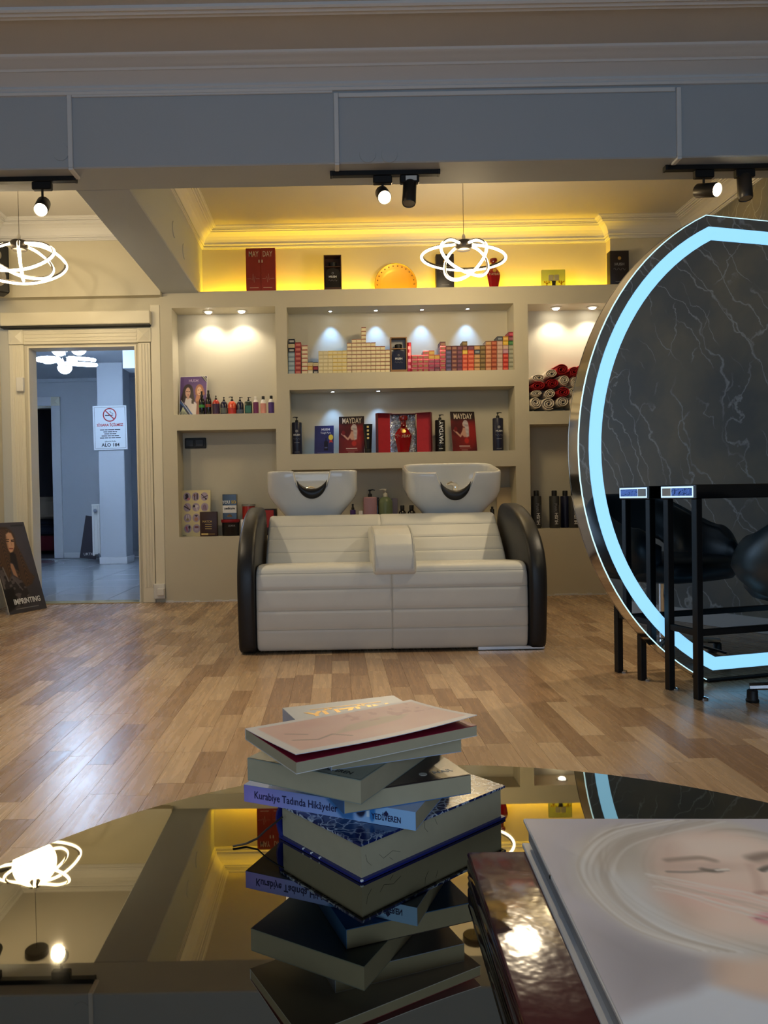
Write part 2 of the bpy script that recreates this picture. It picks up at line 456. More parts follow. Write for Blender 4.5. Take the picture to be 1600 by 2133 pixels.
# door casing
door = MB().box(DX0 + .001, DY - 0.004, 0, DX0 + .014, DY + 0.15, DZ - .014).box(DX1 - .014, DY - 0.004, 0, DX1 - .001, DY + 0.15, DZ - .014).box(DX0 + .001, DY - 0.004, DZ - .0139, DX1 - .001, DY + 0.15, DZ - .001)
door = struct('door_1', door, m_case, 'open doorway with cream fluted casing and corner blocks')
def casing_v(x0, x1, z0, z1, par, y):
    w = x1 - x0
    m_ = MB().rbox(x0, y - 0.022, z0, x1, y, z1, 0.003, 1)
    m_.build('casing_post', m_case, par)
    for k in range(3):
        c = x0 + w * (0.25 + 0.25 * k)
        MB().rbox(c - w * 0.07, y - 0.027, z0 + 0.12, c + w * 0.07, y - 0.021, z1 - 0.01, 0.002, 1).build('flute', m_case, par)
def casing_h(x0, x1, z0, z1, par, y):
    h = z1 - z0
    MB().rbox(x0, y - 0.022, z0, x1, y, z1, 0.003, 1).build('casing_head', m_case, par)
    for k in range(3):
        c = z0 + h * (0.25 + 0.25 * k)
        MB().rbox(x0 + 0.01, y - 0.027, c - h * 0.07, x1 - 0.01, y - 0.021, c + h * 0.07, 0.002, 1).build('flute', m_case, par)
def corner_block(xc, zc, s, par, y):
    m_ = MB().rbox(xc - s, y - 0.03, zc - s, xc + s, y, zc + s, 0.004, 1)
    m_.add([(xc - s * .8, y - .03, zc - s * .8), (xc + s * .8, y - .03, zc - s * .8), (xc + s * .8, y - .03, zc + s * .8), (xc - s * .8, y - .03, zc + s * .8), (xc, y - .043, zc)],
           [(0, 1, 4), (1, 2, 4), (2, 3, 4), (3, 0, 4)])
    m_.build('corner_block', m_case, par)
casing_v(DX0 - 0.135, DX0 - 0.02, 0, DZ + 0.01, door, DY)
casing_v(DX1 + 0.02, DX1 + 0.115, 0, DZ + 0.01, door, DY)
casing_h(DX0 - 0.02, DX1 + 0.02, DZ + 0.012, DZ + 0.125, door, DY)
corner_block(DX0 - 0.078, DZ + 0.07, 0.058, door, DY); corner_block(DX1 + 0.07, DZ + 0.07, 0.056, door, DY)
MB().rbox(DX0 + .015, DY - 0.02, 0.0005, DX1 - .015, DY + 0.14, 0.006, 0.002, 1).build('threshold', mat('brass', (196, 170, 110), 0.3, 1.0), door)
MB().rbox(DX0 - 0.07, DY - 0.06, 1.69, DX0 - 0.015, DY - 0.02, 1.80, 0.004, 1).build('door_contact', m_white, door)
struct('trim_1', MB().rbox(XL, DY - 0.075, DZ + 0.15, DX1 + 0.13, DY, DZ + 0.255, 0.006, 1), m_case, 'cream box header above the doorway casing')
struct('trim_2', MB().box(XL, DY - 0.07, DZ + 0.138, DX1 + 0.125, DY, DZ + 0.149), m_blackp, 'thin dark gap line under the header box')
struct('trim_3', MB().rbox(DX1 + 0.12, DY - 0.02, 0.11, -1.357, DY, 2.36, 0.004, 1), m_case, 'flat cream pilaster between doorway casing and niche wall')
skt = thing('wall_socket', 'small white socket box low beside the doorway casing', 'socket', (-1.405, DY, 0.03))
MB().rbox(-0.045, -0.035, 0, 0.045, -0.001, 0.12, 0.004, 1).build('plate', m_white, skt)
MB().rbox(-0.012, -0.07, 0.03, 0.045, -0.036, 0.085, 0.006, 2).build('plug', m_white, skt)

# ---- niche wall
NICHE = dict(A=(-1.262, -.443, 1.489, 2.33), B=(-1.24, -.455, .518, 1.363), C=(-.353, 1.443, 1.797, 2.32), D=(-.342, 1.441, 1.160, 1.668),
             E=(-.339, 1.444, .518, 1.034), F=(1.555, 2.31, 1.466, 2.31), G=(1.557, 2.30, .532, 1.362))
ND = 6.33
NX0, NZ1 = -1.355, 2.455
xs = sorted({NX0, XR} | {r_[k] for r_ in NICHE.values() for k in (0, 1)})
zs = sorted({0.0, NZ1} | {r_[k] for r_ in NICHE.values() for k in (2, 3)})
mb = MB()
for i in range(len(xs) - 1):
    for j in range(len(zs) - 1):
        xc, zc = (xs[i] + xs[i + 1]) / 2, (zs[j] + zs[j + 1]) / 2
        if any(r_[0] < xc < r_[1] and r_[2] < zc < r_[3] for r_ in NICHE.values()): continue
        mb.add([(xs[i], SH, zs[j]), (xs[i + 1], SH, zs[j]), (xs[i + 1], SH, zs[j + 1]), (xs[i], SH, zs[j + 1])], [(0, 1, 2, 3)])
for (a, b_, c, d) in NICHE.values():
    v = [(a, SH, c), (b_, SH, c), (b_, SH, d), (a, SH, d), (a, ND, c), (b_, ND, c), (b_, ND, d), (a, ND, d)]
    mb.add(v, [(0, 1, 5, 4), (1, 2, 6, 5), (2, 3, 7, 6), (3, 0, 4, 7), (4, 5, 6, 7)])
T0, T1, TZ = 6.20, WB, 2.355
mb.add([(NX0, SH, NZ1), (XR, SH, NZ1), (XR, T0, NZ1), (NX0, T0, NZ1), (XR, T0, TZ), (NX0, T0, TZ), (XR, T1, TZ), (NX0, T1, TZ)], [(0, 1, 2, 3), (3, 2, 4, 5), (5, 4, 6, 7)])
mb.add([(NX0, SH, 0), (NX0, 6.45, 0), (NX0, 6.45, NZ1), (NX0, SH, NZ1), (XR, SH, 0), (XR, 6.45, 0), (XR, 6.45, NZ1), (XR, SH, NZ1)], [(0, 1, 2, 3), (4, 5, 6, 7), (1, 5, 6, 2), (0, 1, 5, 4)])
struct('wall_back', mb, m_shelf, 'plastered wall with seven display niches', weld=True)
struct('wall_rear', MB().box(SX0, WB, 2.35, XR, WB + 0.15, 3.05), m_wall, 'upper rear wall washed by yellow cove light')
struct('wall_pilaster', MB().box(2.25, 6.205, NZ1, XR, WB, 3.05), m_wall, 'shallow pilaster at the end of the cove')
# ragged filler along the niche wall foot
mb = MB(); xx = NX0
while xx < 2.4:
    L_ = random.uniform(0.03, 0.09); h_ = random.uniform(0.004, 0.016)
    mb.box(xx, SH - random.uniform(0.004, 0.012), 0, xx + L_, SH, h_); xx += L_
struct('trim_4', mb, m_trim, 'ragged white filler along the foot of the niche wall')

# ---- ceilings and beams
struct('ceiling', MB().box(XL - 0.1, YF, ZF, XR + 0.1, BF, ZF + 0.1), m_ceil, 'front ceiling of the salon')
struct('ceiling_rear', MB().box(XL - 0.1, BB, ZC, XR + 0.1, 6.45, ZC + 0.08), m_ceil, 'rear ceiling above the cove and doorway')
struct('beam_cross', MB().rbox(XL - 0.1, BF, BZ, XR + 0.1, BB, 3.1, 0.006, 1), m_beam, 'wide grey cross beam below the ceiling')
struct('beam_side', MB().rbox(SX0, BB - 0.002, BZ, SX1, WB + 0.1, 3.1, 0.006, 1), m_beam, 'side beam running back to the niche wall')
def cornice(z):
    return [(0, z), (0, z - .150), (.010, z - .150), (.010, z - .143), (.017, z - .143), (.017, z - .133), (.011, z - .133), (.011, z - .127), (.022, z - .127), (.026, z - .119), (.022, z - .112), (.024, z - .104), (.032, z - .084), (.046, z - .064), (.066, z - .048), (.088, z - .040),
            (.088, z - .033), (.097, z - .033), (.102, z - .027), (.097, z - .021), (.112, z - .021), (.112, z - .013), (.124, z - .013), (.130, z - .007), (.136, z - .007), (.136, z)]
struct('trim_5', sweep([(XL, BB), (XL, 6.04), (SX0, 6.04)], cornice(ZC)), m_trim, 'stepped cornice above the doorway', smooth=12)
struct('trim_6', sweep([(SX1, BB), (SX1, WB), (2.25, WB), (2.25, 6.205), (XR, 6.205), (XR, BB)], cornice(ZC)), m_trim, 'stepped cornice around the yellow cove ceiling', smooth=12)
fp = [(0, ZF), (0, 2.795), (.016, 2.795), (.022, 2.805), (.016, 2.812), (.026, 2.820), (.020, 2.834), (.030, 2.838), (.06, 2.85), (.095, 2.862), (.105, 2.860), (.112, 2.868), (.12, 2.870), (.135, 2.880), (.16, 2.884), (.176, 2.892), (.182, ZF)]
struct('trim_7', sweep([(XL, YF), (XL, BF), (XR, BF), (XR, YF)], fp), m_trim, 'deep white cornice where the front ceiling meets the beam', smooth=25)
tp = [(-.035, ZF), (-.035, ZF - .012), (-.026, ZF - .018), (-.012, ZF - .012), (0, ZF - .02), (.012, ZF - .012), (.026, ZF - .018), (.035, ZF - .012), (.035, ZF)]
struct('trim_8', sweep([(XL + .5, -2.1), (XL + .5, 3.315), (XR - .5, 3.315), (XR - .5, -2.1)], tp), m_trim, 'flat white frame moulding on the front ceiling', smooth=25)

# ---- cable trunking and covers on the beam
def trunk(px, y0, y1, hx1=None, tail=0.16):
    a = P(px, y0, BF); b_ = P(px, y1, BF)
    xx = (a.x + b_.x) / 2
    t = thing('cable_trunking', '', 'cable trunking', (xx, BF, BZ))
    MB().rbox(-0.011, -0.014, 0, 0.011, -0.0005, a.z - BZ, 0.002, 1).build('vertical_run', m_trim, t)
    MB().rbox(-0.011, -0.014, -0.013, 0.011, tail, -0.0005, 0.002, 1).build('underside_run', m_trim, t)
    if hx1 is not None:
        MB().rbox(0.012, -0.012, a.z - BZ - 0.02, hx1 - xx, -0.0005, a.z - BZ, 0.002, 1).build('horizontal_run', m_trim, t)
    return t
x2 = P(700, 280, BF).x; x3 = P(1411, 260, BF).x
trunk(147, 196, 351, x2 - 0.013, 0.10)['label'] = 'white cable trunking dropping to the track above the doorway side'
trunk(701, 196, 345, x3 - 0.013, 0.06)['label'] = 'white cable trunking dropping to the middle light track'
trunk(1413, 184, 338, None, 0.06)['label'] = 'white cable trunking dropping to the light track above the mirror'
for (px, py, r_, lb) in ((766, 322, 17, 'faint round cover on the beam just beside the middle trunking'), (811, 322, 17, 'faint round cover on the beam, farther from the middle trunking'), (127, 318, 17, 'round cover on the beam beside the end trunking')):
    c = P(px, py, BF); rr = r_ / FPX * BF
    tag(MB().lathe([(rr, 0), (rr * .97, .004), (0, .0045)], 28, T=Matrix.Translation(c) @ Matrix.Rotation(PI / 2, 4, 'X')).build('junction_cover', m_beam, smooth=40), lb, 'cover')
for (px, py, lb) in ((362, 478, 'round cover on the side beam nearer the cross beam'), (383, 524, 'round cover on the side beam nearer the cove')):
    d = ray(px, py); c = CAM + d * ((SX1 - CAM.x) / d.x)
    tag(MB().lathe([(.055, 0), (.052, .005), (0, .006)], 28, T=Matrix.Translation(c) @ Matrix.Rotation(PI / 2, 4, 'Y')).build('junction_cover', m_beam, smooth=40), lb, 'cover')

# ---- front wall with shop window (behind the camera)
WX0, WX1, WZ0, WZ1 = -2.1, 2.3, 0.4, 2.5
mb = MB().box(XL - .1, YF - .15, 0, WX0, YF, 3.0).box(WX1, YF - .15, 0, XR + .1, YF, 3.0).box(WX0, YF - .15, 0, WX1, YF, WZ0).box(WX0, YF - .15, WZ1, WX1, YF, 3.0)
struct('wall_front', mb, m_wall, 'street wall with the shop window')
win = struct('window_1', MB().box(WX0, YF - .1, WZ0, WX1, YF - .04, WZ0 + .05).box(WX0, YF - .1, WZ1 - .05, WX1, YF - .04, WZ1).box(WX0, YF - .1, WZ0, WX0 + .05, YF - .04, WZ1).box(WX1 - .05, YF - .1, WZ0, WX1, YF - .04, WZ1).box(.07, YF - .1, WZ0, .13, YF - .04, WZ1), m_white, 'wide shop window')
m_glass = mat('clear_glass', (255, 255, 255), 0.0, trans=1.0)
for a, b_ in ((WX0 + .05, .07), (.13, WX1 - .05)):
    MB().box(a, YF - .075, WZ0 + .05, b_, YF - .069, WZ1 - .05).build('pane', m_glass, win)

# ================================================================== hall beyond the doorway
HX0, HX1, HY0, HY1, HZ = -5.4, -1.30, 6.26, 11.3, 2.63
m_hall = mat('hall_paint', (196, 200, 206), 0.6, var=0.03, vs=1.5)
m_tile = mat('hall_tile', (186, 192, 200), 0.12, var=0.10, vs=2.2)
fh = struct('floor_hall', MB().box(HX0, 6.13, -0.05, HX1, HY1, -0.003), mat('grout', (150, 154, 160), 0.7), 'glossy pale tiled hall floor')
TS = 0.6
tm = MB().rbox(-TS / 2 + .002, -TS / 2 + .002, -0.0028, TS / 2 - .002, TS / 2 - .002, 0, 0.0008, 1).mesh('tile', m_tile)
for i in range(7):
    for j in range(9):
        x_, y_ = HX1 - TS / 2 - i * TS - 0.0, 6.14 + TS / 2 + j * TS
        if y_ + TS / 2 > HY1 or x_ - TS / 2 < HX0 - 0.2: continue
        obj('tile', tm, fh, (x_, y_, 0))
HO1 = P(111, 1000, HY1).x; HO0 = HO1 - 0.75; HOZ = P(90, 846, HY1).z
mb = MB().box(HX0, HY1, 0, HO0, HY1 + .12, HZ + .1).box(HO1, HY1, 0, HX1, HY1 + .12, HZ + .1).box(HO0, HY1, HOZ, HO1, HY1 + .12, HZ + .1)
struct('wall_hall_end', mb, m_hall, 'grey end wall of the hall with a dark doorway')
struct('wall_hall_left', MB().box(HX0 - .1, 6.0, 0, HX0, HY1 + .12, HZ + .1), m_hall)
struct('wall_hall_right', MB().box(HX1, 6.46, 0, HX1 + .1, HY1 + .12, HZ + .1), m_hall)
struct('wall_hall_front', MB().box(HX0, DY + .001, 0, XL - .101, DY + .14, HZ + .1).box(XL - .1, DY + .141, 2.42, HX1, DY + .25, HZ + .1), m_hall)
struct('ceiling_hall', MB().box(HX0, 6.26, HZ, HX1, HY1, HZ + .1), m_hall, 'hall ceiling above the globe chandelier')
struct('trim_9', MB().box(HX0, HY1 - .03, HZ - .05, HX1, HY1, HZ), m_hall)
d2 = struct('door_2', MB().box(HO0, HY1 - .005, HOZ - .03, HO1, HY1 + .13, HOZ), m_case, 'dark doorway with pale casing at the end of the hall')
for a in (HO0 - .13, HO1):
    MB().rbox(a, HY1 - .03, 0, a + .13, HY1 - .001, HOZ, .004, 1).build('casing_post', m_trim, d2)
MB().rbox(HO0, HY1 - .03, HOZ, HO1, HY1 - .001, HOZ + .13, .004, 1).build('casing_head', m_trim, d2)
for a in (HO0 - .065, HO1 + .065): corner_block(a, HOZ + .065, .065, d2, HY1)
# dark room behind
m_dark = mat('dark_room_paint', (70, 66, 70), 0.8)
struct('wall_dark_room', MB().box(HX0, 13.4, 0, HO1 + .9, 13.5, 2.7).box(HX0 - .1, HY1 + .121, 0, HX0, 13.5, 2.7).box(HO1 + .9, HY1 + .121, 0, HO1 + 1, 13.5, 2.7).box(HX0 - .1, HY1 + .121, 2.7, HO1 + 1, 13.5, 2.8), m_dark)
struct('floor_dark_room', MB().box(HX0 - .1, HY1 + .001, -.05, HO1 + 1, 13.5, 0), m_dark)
cch = thing('couch', 'dark couch with beige back cushion seen through the far doorway', 'couch', (HO1 - .35, 12.1, 0))
MB().rbox(-.8, 0, .05, .8, .8, .30, .03).build('base', mat('couch_red', (96, 22, 30), .8), cch)
MB().rbox(-.78, -.02, .30, .78, .75, .46, .06, 3).build('seat', mat('couch_dark', (34, 38, 52), .8), cch)
MB().rbox(-.78, .55, .44, .78, .8, .62, .05, 3).build('backrest', M['couch_dark'], cch)
MB().rbox(-.6, .40, .55, .55, .62, .92, .08, 3).build('cushion', mat('couch_beige', (170, 150, 130), .9), cch)
# column, soffit
c0, c1 = P(206, 1000, 10.05).x, P(260, 1000, 10.05).x
col = struct('column_hall', MB().rbox(c0, 10.05, 0, c1, 10.38, HZ, .006, 1), m_hall, 'square column standing in the hall')
MB().rbox(c0 - .012, 10.035, 0, c1 + .012, 10.4, .09, .004, 1).build('plinth', m_trim, col)
struct('beam_hall', MB().box(P(256, 760, 8.9).x, 8.9, 2.35, HX1, 9.2, HZ), m_hall, 'hall ceiling soffit')
struct('baseboard_hall', MB().box(HO1 + .14, HY1 - .015, 0, HX1, HY1, .08), m_trim)
# ================================================================== wash unit
m_leath = mat('cream_leather', (226, 224, 214), 0.42, var=0.05, vs=9, bump=0.05, bs=260)
m_bleath = mat('black_leather', (26, 26, 28), 0.42, bump=0.08, bs=220)
m_ceram = mat('white_ceramic', (238, 238, 236), 0.12, spec=0.5, coat=0.3)
m_seam = mat('leather_seam', (204, 202, 190), 0.6)
su = thing('wash_unit', 'two-seat cream leather salon wash sofa with black sides and two basins', 'wash unit', (0.288, 3.95, 0))
def padded(prof, seams, xw, vseam, name, m, par, nx=60, round_=0.02, gd=0.0042, vx=0.0):
    # prof: open list of (y, z) around the outside, densely resampled; closed at the back
    pts = [Vector((a, b)) for a, b in prof]; dense = []
    for i in range(len(pts) - 1):
        n = max(2, int((pts[i + 1] - pts[i]).length / 0.008))
        for k in range(n): dense.append(pts[i].lerp(pts[i + 1], k / n))
    dense.append(pts[-1])
    for _ in range(3):
        dense = [dense[0]] + [(dense[i - 1] + dense[i] * 2 + dense[i + 1]) / 4 for i in range(1, len(dense) - 1)] + [dense[-1]]
    nr = []
    for i in range(len(dense)):
        t = (dense[min(i + 1, len(dense) - 1)] - dense[max(i - 1, 0)]).normalized(); nr.append(Vector((t.y, -t.x)))
    cen = sum(dense, Vector((0, 0))) / len(dense)
    for i in range(len(nr)):
        if nr[i].dot(dense[i] - cen) < 0: nr[i] = -nr[i]
    al = [0.0]
    for i in range(1, len(dense)): al.append(al[-1] + (dense[i] - dense[i - 1]).length)
    sa = [min(range(len(dense)), key=lambda i: (dense[i] - Vector(q)).length) for q in seams]
    xs_ = list(np.linspace(-xw + round_, xw - round_, nx))
    xs_ = sorted(set([-xw, -xw + round_ * .15, -xw + round_ * .5] + xs_ + [xw - round_ * .5, xw - round_ * .15, xw] + ([vx - .008, vx - .004, vx, vx + .004, vx + .008] if vseam else [])))
    R = []
    for x in xs_:
        e = max(0, (abs(x) - (xw - round_)) / round_); ins = round_ * (1 - math.sqrt(max(0, 1 - e * e)))
        ring = []
        for i, q in enumerate(dense):
            d = ins
            for j in sa: d += gd * math.exp(-((al[i] - al[j]) / 0.0065) ** 2)
            if vseam: d += gd * math.exp(-((x - vx) / 0.005) ** 2)
            p = q - nr[i] * d
            ring.append((x, p.x, p.y))
        R.append(ring)
    o = MB().rings(R, closed=True).build(name, m, par, smooth=50)
    # piping lines beside each groove
    for j in sa:
        q = dense[j] + nr[j] * 0.0008 - nr[j] * gd
        MB().tube([(-xw + .012, q.x, q.y), (xw - .012, q.x, q.y)], 0.0022, 6).build('seam', m_seam, o)
    if vseam:
        MB().tube([(vx, (q - n_ * (gd - .0008)).x, (q - n_ * (gd - .0008)).y) for q, n_ in zip(dense, nr)][4:-4:3], 0.0022, 6).build('seam', m_seam, o)
    return o
fr = [(.50, .012), (.05, .010), (.022, .016), (.006, .06), (-.004, .16), (-.006, .26), (-.002, .36), (.006, .412), (.028, .444), (.07, .458), (.16, .456), (.30, .446), (.52, .432), (.52, .2)]
padded(fr, [(-.002, .125), (-.006, .225), (-.005, .335), (.012, .425)], 0.703, True, 'seat', m_leath, su)
bk = [(.60, .38), (.44, .40), (.43, .43), (.47, .48), (.56, .56), (.66, .635), (.735, .686), (.77, .700), (.80, .702), (.835, .69), (.845, .64), (.78, .45)]
padded(bk, [(.487, .495), (.575, .573), (.67, .642)], 0.69, True, 'backrest', m_leath, su, vx=-0.01)
# black curved side panels
sp = [(.10, 0), (.03, .004), (.008, .02), (-.006, .10), (-.022, .22), (-.03, .33), (-.022, .43), (.01, .51), (.07, .58), (.16, .645), (.28, .70), (.42, .738), (.56, .757), (.66, .757), (.72, .74), (.76, .70), (.785, .60), (.80, .40), (.81, .15), (.81, 0)]
for sgn in (-1, 1):
    xi, xo = sgn * .706, sgn * .797
    R = []
    pts = [Vector(q) for q in sp]; dn = []
    for i in range(len(pts)):
        a, b_ = pts[i], pts[(i + 1) % len(pts)]
        for k in range(4): dn.append(a.lerp(b_, k / 4))
    for _ in range(2): dn = [(dn[i - 1] + 2 * dn[i] + dn[(i + 1) % len(dn)]) / 4 for i in range(len(dn))]
    cn = Vector((.4, .35))
    for t_, ins in ((0, .02), (.08, .006), (.22, 0), (.78, 0), (.92, .006), (1, .02)):
        x = xi + (xo - xi) * t_
        R.append([(x, q.x + (cn - q).normalized().x * ins, max(0.004, q.y + (cn - q).normalized().y * ins)) for q in dn])
    side = MB().rings(R).build('side_panel', m_bleath, su, smooth=50)
    if sgn > 0:
        MB().rbox(xo - .002, .08, .25, xo + .004, .12, .285, .001, 1).build('care_tag', m_white, side)
MB().rbox(.44, .02, 0, .79, .5, .022, .004, 1).build('base_plate', mat('brushed_alu', (200, 202, 205), .3, .9), su)
MB().rbox(-.69, .14, 0.0, .69, .80, .03, .004, 1).build('plinth', m_blackp, su)
MB().rbox(-.66, .83, 0, .66, 1.22, .655, .02, 2).build('pedestal', mat('unit_grey', (60, 60, 62), .5), su)
# centre armrest pad
ar = [(.05, .452), (.0, .45), (-.012, .42), (.0, .402), (.02, .404)]
ar = [(.40, .43), (.03, .425), (.014, .404), (-.006, .404), (-.014, .42), (-.012, .455), (.0, .50), (.04, .555), (.12, .605), (.22, .632), (.33, .642), (.46, .64), (.62, .62), (.62, .60)]
padded(ar, [], 0.111, False, 'armrest_pad', m_leath, su, nx=8, round_=.016).location = (.016, 0, 0)
for s_ in (-1, 1):
    MB().tube([(.016 + s_ * .103, a, b_) for a, b_ in [(-.018, .425), (-.0155, .455), (-.004, .50), (.037, .558), (.118, .609), (.22, .636), (.33, .646)]], .0026, 6).build('pad_piping', m_seam, su)
# basins
def basin(xc, tilt, w, lvl):
    b = bpy.data.objects.new('basin', None); COL.objects.link(b); b.parent = su; b.location = (xc, .83, .665); b.rotation_euler = (tilt, 0, 0)
    D_, H = .47, .305
    def rim_z(x, front):
        if not front: return H
        ax = abs(x); t = smoothstep(.088, .122, np.array(ax)).item()
        return H * t + (1 - t) * (H - .085 - .05 * math.sqrt(max(0, 1 - (ax / .12) ** 2)))
    angs = []
    n = 160
    def sup(a, hx, hy, e):
        c, s_ = math.cos(a), math.sin(a)
        return math.copysign(abs(c) ** e, c) * hx, math.copysign(abs(s_) ** e, s_) * hy
    def ring(t, inner):
        out = []
        for i in range(n):
            a = 2 * PI * (i + .5) / n
            c, s_ = math.cos(a), math.sin(a)
            # where is this point at the rim
            xr, yr = sup(a, w / 2, D_ / 2, .38)
            zr = rim_z(xr, s_ < 0 and abs(yr) > D_ * .40)
            if inner: z = (.05 + (zr - .05) * t)
            else: z = zr * t
            h = z / H
            k = .58 + .42 * smoothstep(0, .62, np.array(h)).item() ** .8
            hx, hy = w / 2 * k, D_ / 2 * (.70 + .30 * min(1, h / .8))
            if inner: hx -= .022; hy -= .026
            if inner and t == 0: hx *= .55; hy *= .55
            x, y = sup(a, hx, hy, .38)
            out.append((x, y + D_ / 2, z))
        return out
    R = [ring(t, False) for t in (0, .06, .14, .24, .36, .48, .6, .72, .84, .93, .98)]
    top = ring(1.0, False); topi = ring(1.0, True)
    R.append([tuple(Vector(p).lerp(Vector(q), .12) + Vector((0, 0, .004))) for p, q in zip(top, topi)])
    R.append([tuple(Vector(p).lerp(Vector(q), .5) + Vector((0, 0, .008))) for p, q in zip(top, topi)])
    R.append([tuple(Vector(p).lerp(Vector(q), .88) + Vector((0, 0, .004))) for p, q in zip(top, topi)])
    R += [ring(t, True) for t in (.96, .88, .75, .6, .45, .3, .18, .08, .0)]
    MB().rings(R).build('bowl', m_ceram, b, smooth=60)
    # rubber neck rest in the notch: crescent
    rr = []
    for i in range(33):
        u_ = -1 + 2 * i / 32; x = u_ * .094; q_ = max(0.0, 1 - u_ * u_)
        zt_ = H - .048 - .058 * q_ ** .8; zl_ = H - .056 - .112 * math.sqrt(q_)
        zm_, hh_ = (zt_ + zl_) / 2, (zt_ - zl_) / 2
        rr.append([(x, .010 + (.022 * q_ ** .5 + .004) * math.cos(2 * PI * k / 12), zm_ + hh_ * math.sin(2 * PI * k / 12)) for k in range(12)])
    MB().rings(rr).build('neck_rest', m_bleath, b, smooth=60)
    fx = .0 if lvl else .03
    f = MB().lathe([(.026, .0), (.026, .006), (.021, .01), (.019, .085), (.021, .12), (.012, .135), (0, .137)], 20, T=Matrix.Translation((fx + .02, .34, .06)))
    f.tube([(fx + .02, .335, .185), (fx - .02, .28, .205), (fx - .05, .25, .20)], [.017, .012, .006], 10)
    f.rbox(fx + .012, .285, .10, fx + .028, .33, .125, .006, 2)
    f.build('mixer_tap', m_chrome, b, smooth=50)
    s_ = MB().lathe([(.016, 0), (.018, .03), (.024, .07), (.022, .085), (0, .088)], 16, T=Matrix.Translation((-.085, .33, .09)) @ Matrix.Rotation(.35, 4, 'Y'))
    s_.tube([(-.085, .33, .09), (-.09, .33, .06), (-.09, .33, .05)], .009, 8)
    s_.build('spray_head', m_chrome, b, smooth=50)
    return b
basin(-.428, 0.02, .575, True)
basin(.462, 0.17, .60, False).location.z = .64

# ================================================================== round coffee table
m_mirror = mat('dark_mirror_glass', (160, 156, 141), 0.015, 1.0)
tb = thing('coffee_table', 'round mirror-top coffee table carrying the books', 'table', (TC.x, TC.y, 0))
MB().lathe([(TR - .004, .383), (TR, .386), (TR, .392), (TR - .003, .395)], 160).build('table_top', m_mirror, tb, smooth=40)
MB().lathe([(TR - .03, .37), (TR - .015, .37), (TR - .015, .383), (TR - .03, .383)], 96).build('apron_ring', m_black, tb, smooth=40)
for k in range(4):
    a = PI / 4 + k * PI / 2
    MB().tube([(math.cos(a) * .52, math.sin(a) * .52, 0.0), (math.cos(a) * .50, math.sin(a) * .50, .372)], .014, 12).build('leg', m_black, tb, smooth=40)
MB().tube([(math.cos(2 * PI * k / 48) * .512, math.sin(2 * PI * k / 48) * .512, .12) for k in range(48)], .008, 8, True).build('lower_ring', m_black, tb, smooth=40)

# ================================================================== lit barrel-shaped mirror
MYAW = math.atan2(.265, .964)
mo = Vector((1.572, 3.227, 0)); MH = 1.957
mr = thing('mirror', 'large barrel-shaped floor mirror with glowing pale blue light band', 'mirror', mo, MYAW)
FLAT, SAG = .50, .62
def arc(inset, n=40):
    # outline in (s, z); bottom corner at s = 0; arc bulges to -s; symmetric about s = FLAT/2
    h = MH / 2; R = (h * h + SAG * SAG) / (2 * SAG); cs = R - SAG
    Ri = R - inset; z0, z1 = inset, MH - inset
    hh = h - inset; half = math.asin(min(1, hh / Ri))
    L_ = [(cs - Ri * math.cos(half - 2 * half * k / n), h - Ri * math.sin(half - 2 * half * k / n)) for k in range(n + 1)]
    out = [(s_, z_) for s_, z_ in L_]                # bottom -> top
    return out + [(FLAT - s_, z_) for s_, z_ in reversed(out)]
MTH = .075
o0 = arc(0.0)
MB().prism(o0, .004, MTH - .004, 'y').build('frame', mat('polished_steel', (205, 200, 192), .09, 1.0), mr, smooth=30)
m_mir = mat('silver_mirror', (222, 228, 232), 0.008, 1.0)
m_edge = mat('lit_glass_edge', (205, 235, 240), .15, emit=(190, 232, 245), es=.9)  # glow put into the edge material; the glass itself is no lamp
mb = MB(); oi = arc(.003)
for (ya, yb) in ((0.0, .004), (MTH - .004, MTH)):
    mb.prism(arc(-.001), ya + .0005, yb - .0005, 'y', 1 if ya == 0 else 2)
    f_ = ya - .0001 if ya == 0 else yb + .0001
    n_ = len(oi); mb.add([(q[0], f_, q[1]) for q in oi], [tuple(range(n_)) if ya == 0 else tuple(range(n_))[::-1]], 0)
pn = mb.build('mirror_pane', [m_mir, m_edge, M['polished_steel']], mr)
a_, b_ = arc(.048), arc(.103)
n_ = len(a_)
m_led = mat('led_band', (210, 240, 255), .4, emit=(140, 210, 255), es=.78)
R = [[(q[0], -.0002, q[1]) for q in a_], [(q[0], -.0022, q[1]) for q in a_], [(q[0], -.0022, q[1]) for q in b_], [(q[0], -.0002, q[1]) for q in b_]]
MB().rings(R, closed=True, cap0=False, cap1=False).build('light_band', m_led, mr)
MB().rbox(-.02, .0, -.0, .55, .10, .012, .003, 1).build('foot_rail', m_black, mr, loc=(0, -.012, 0.0))

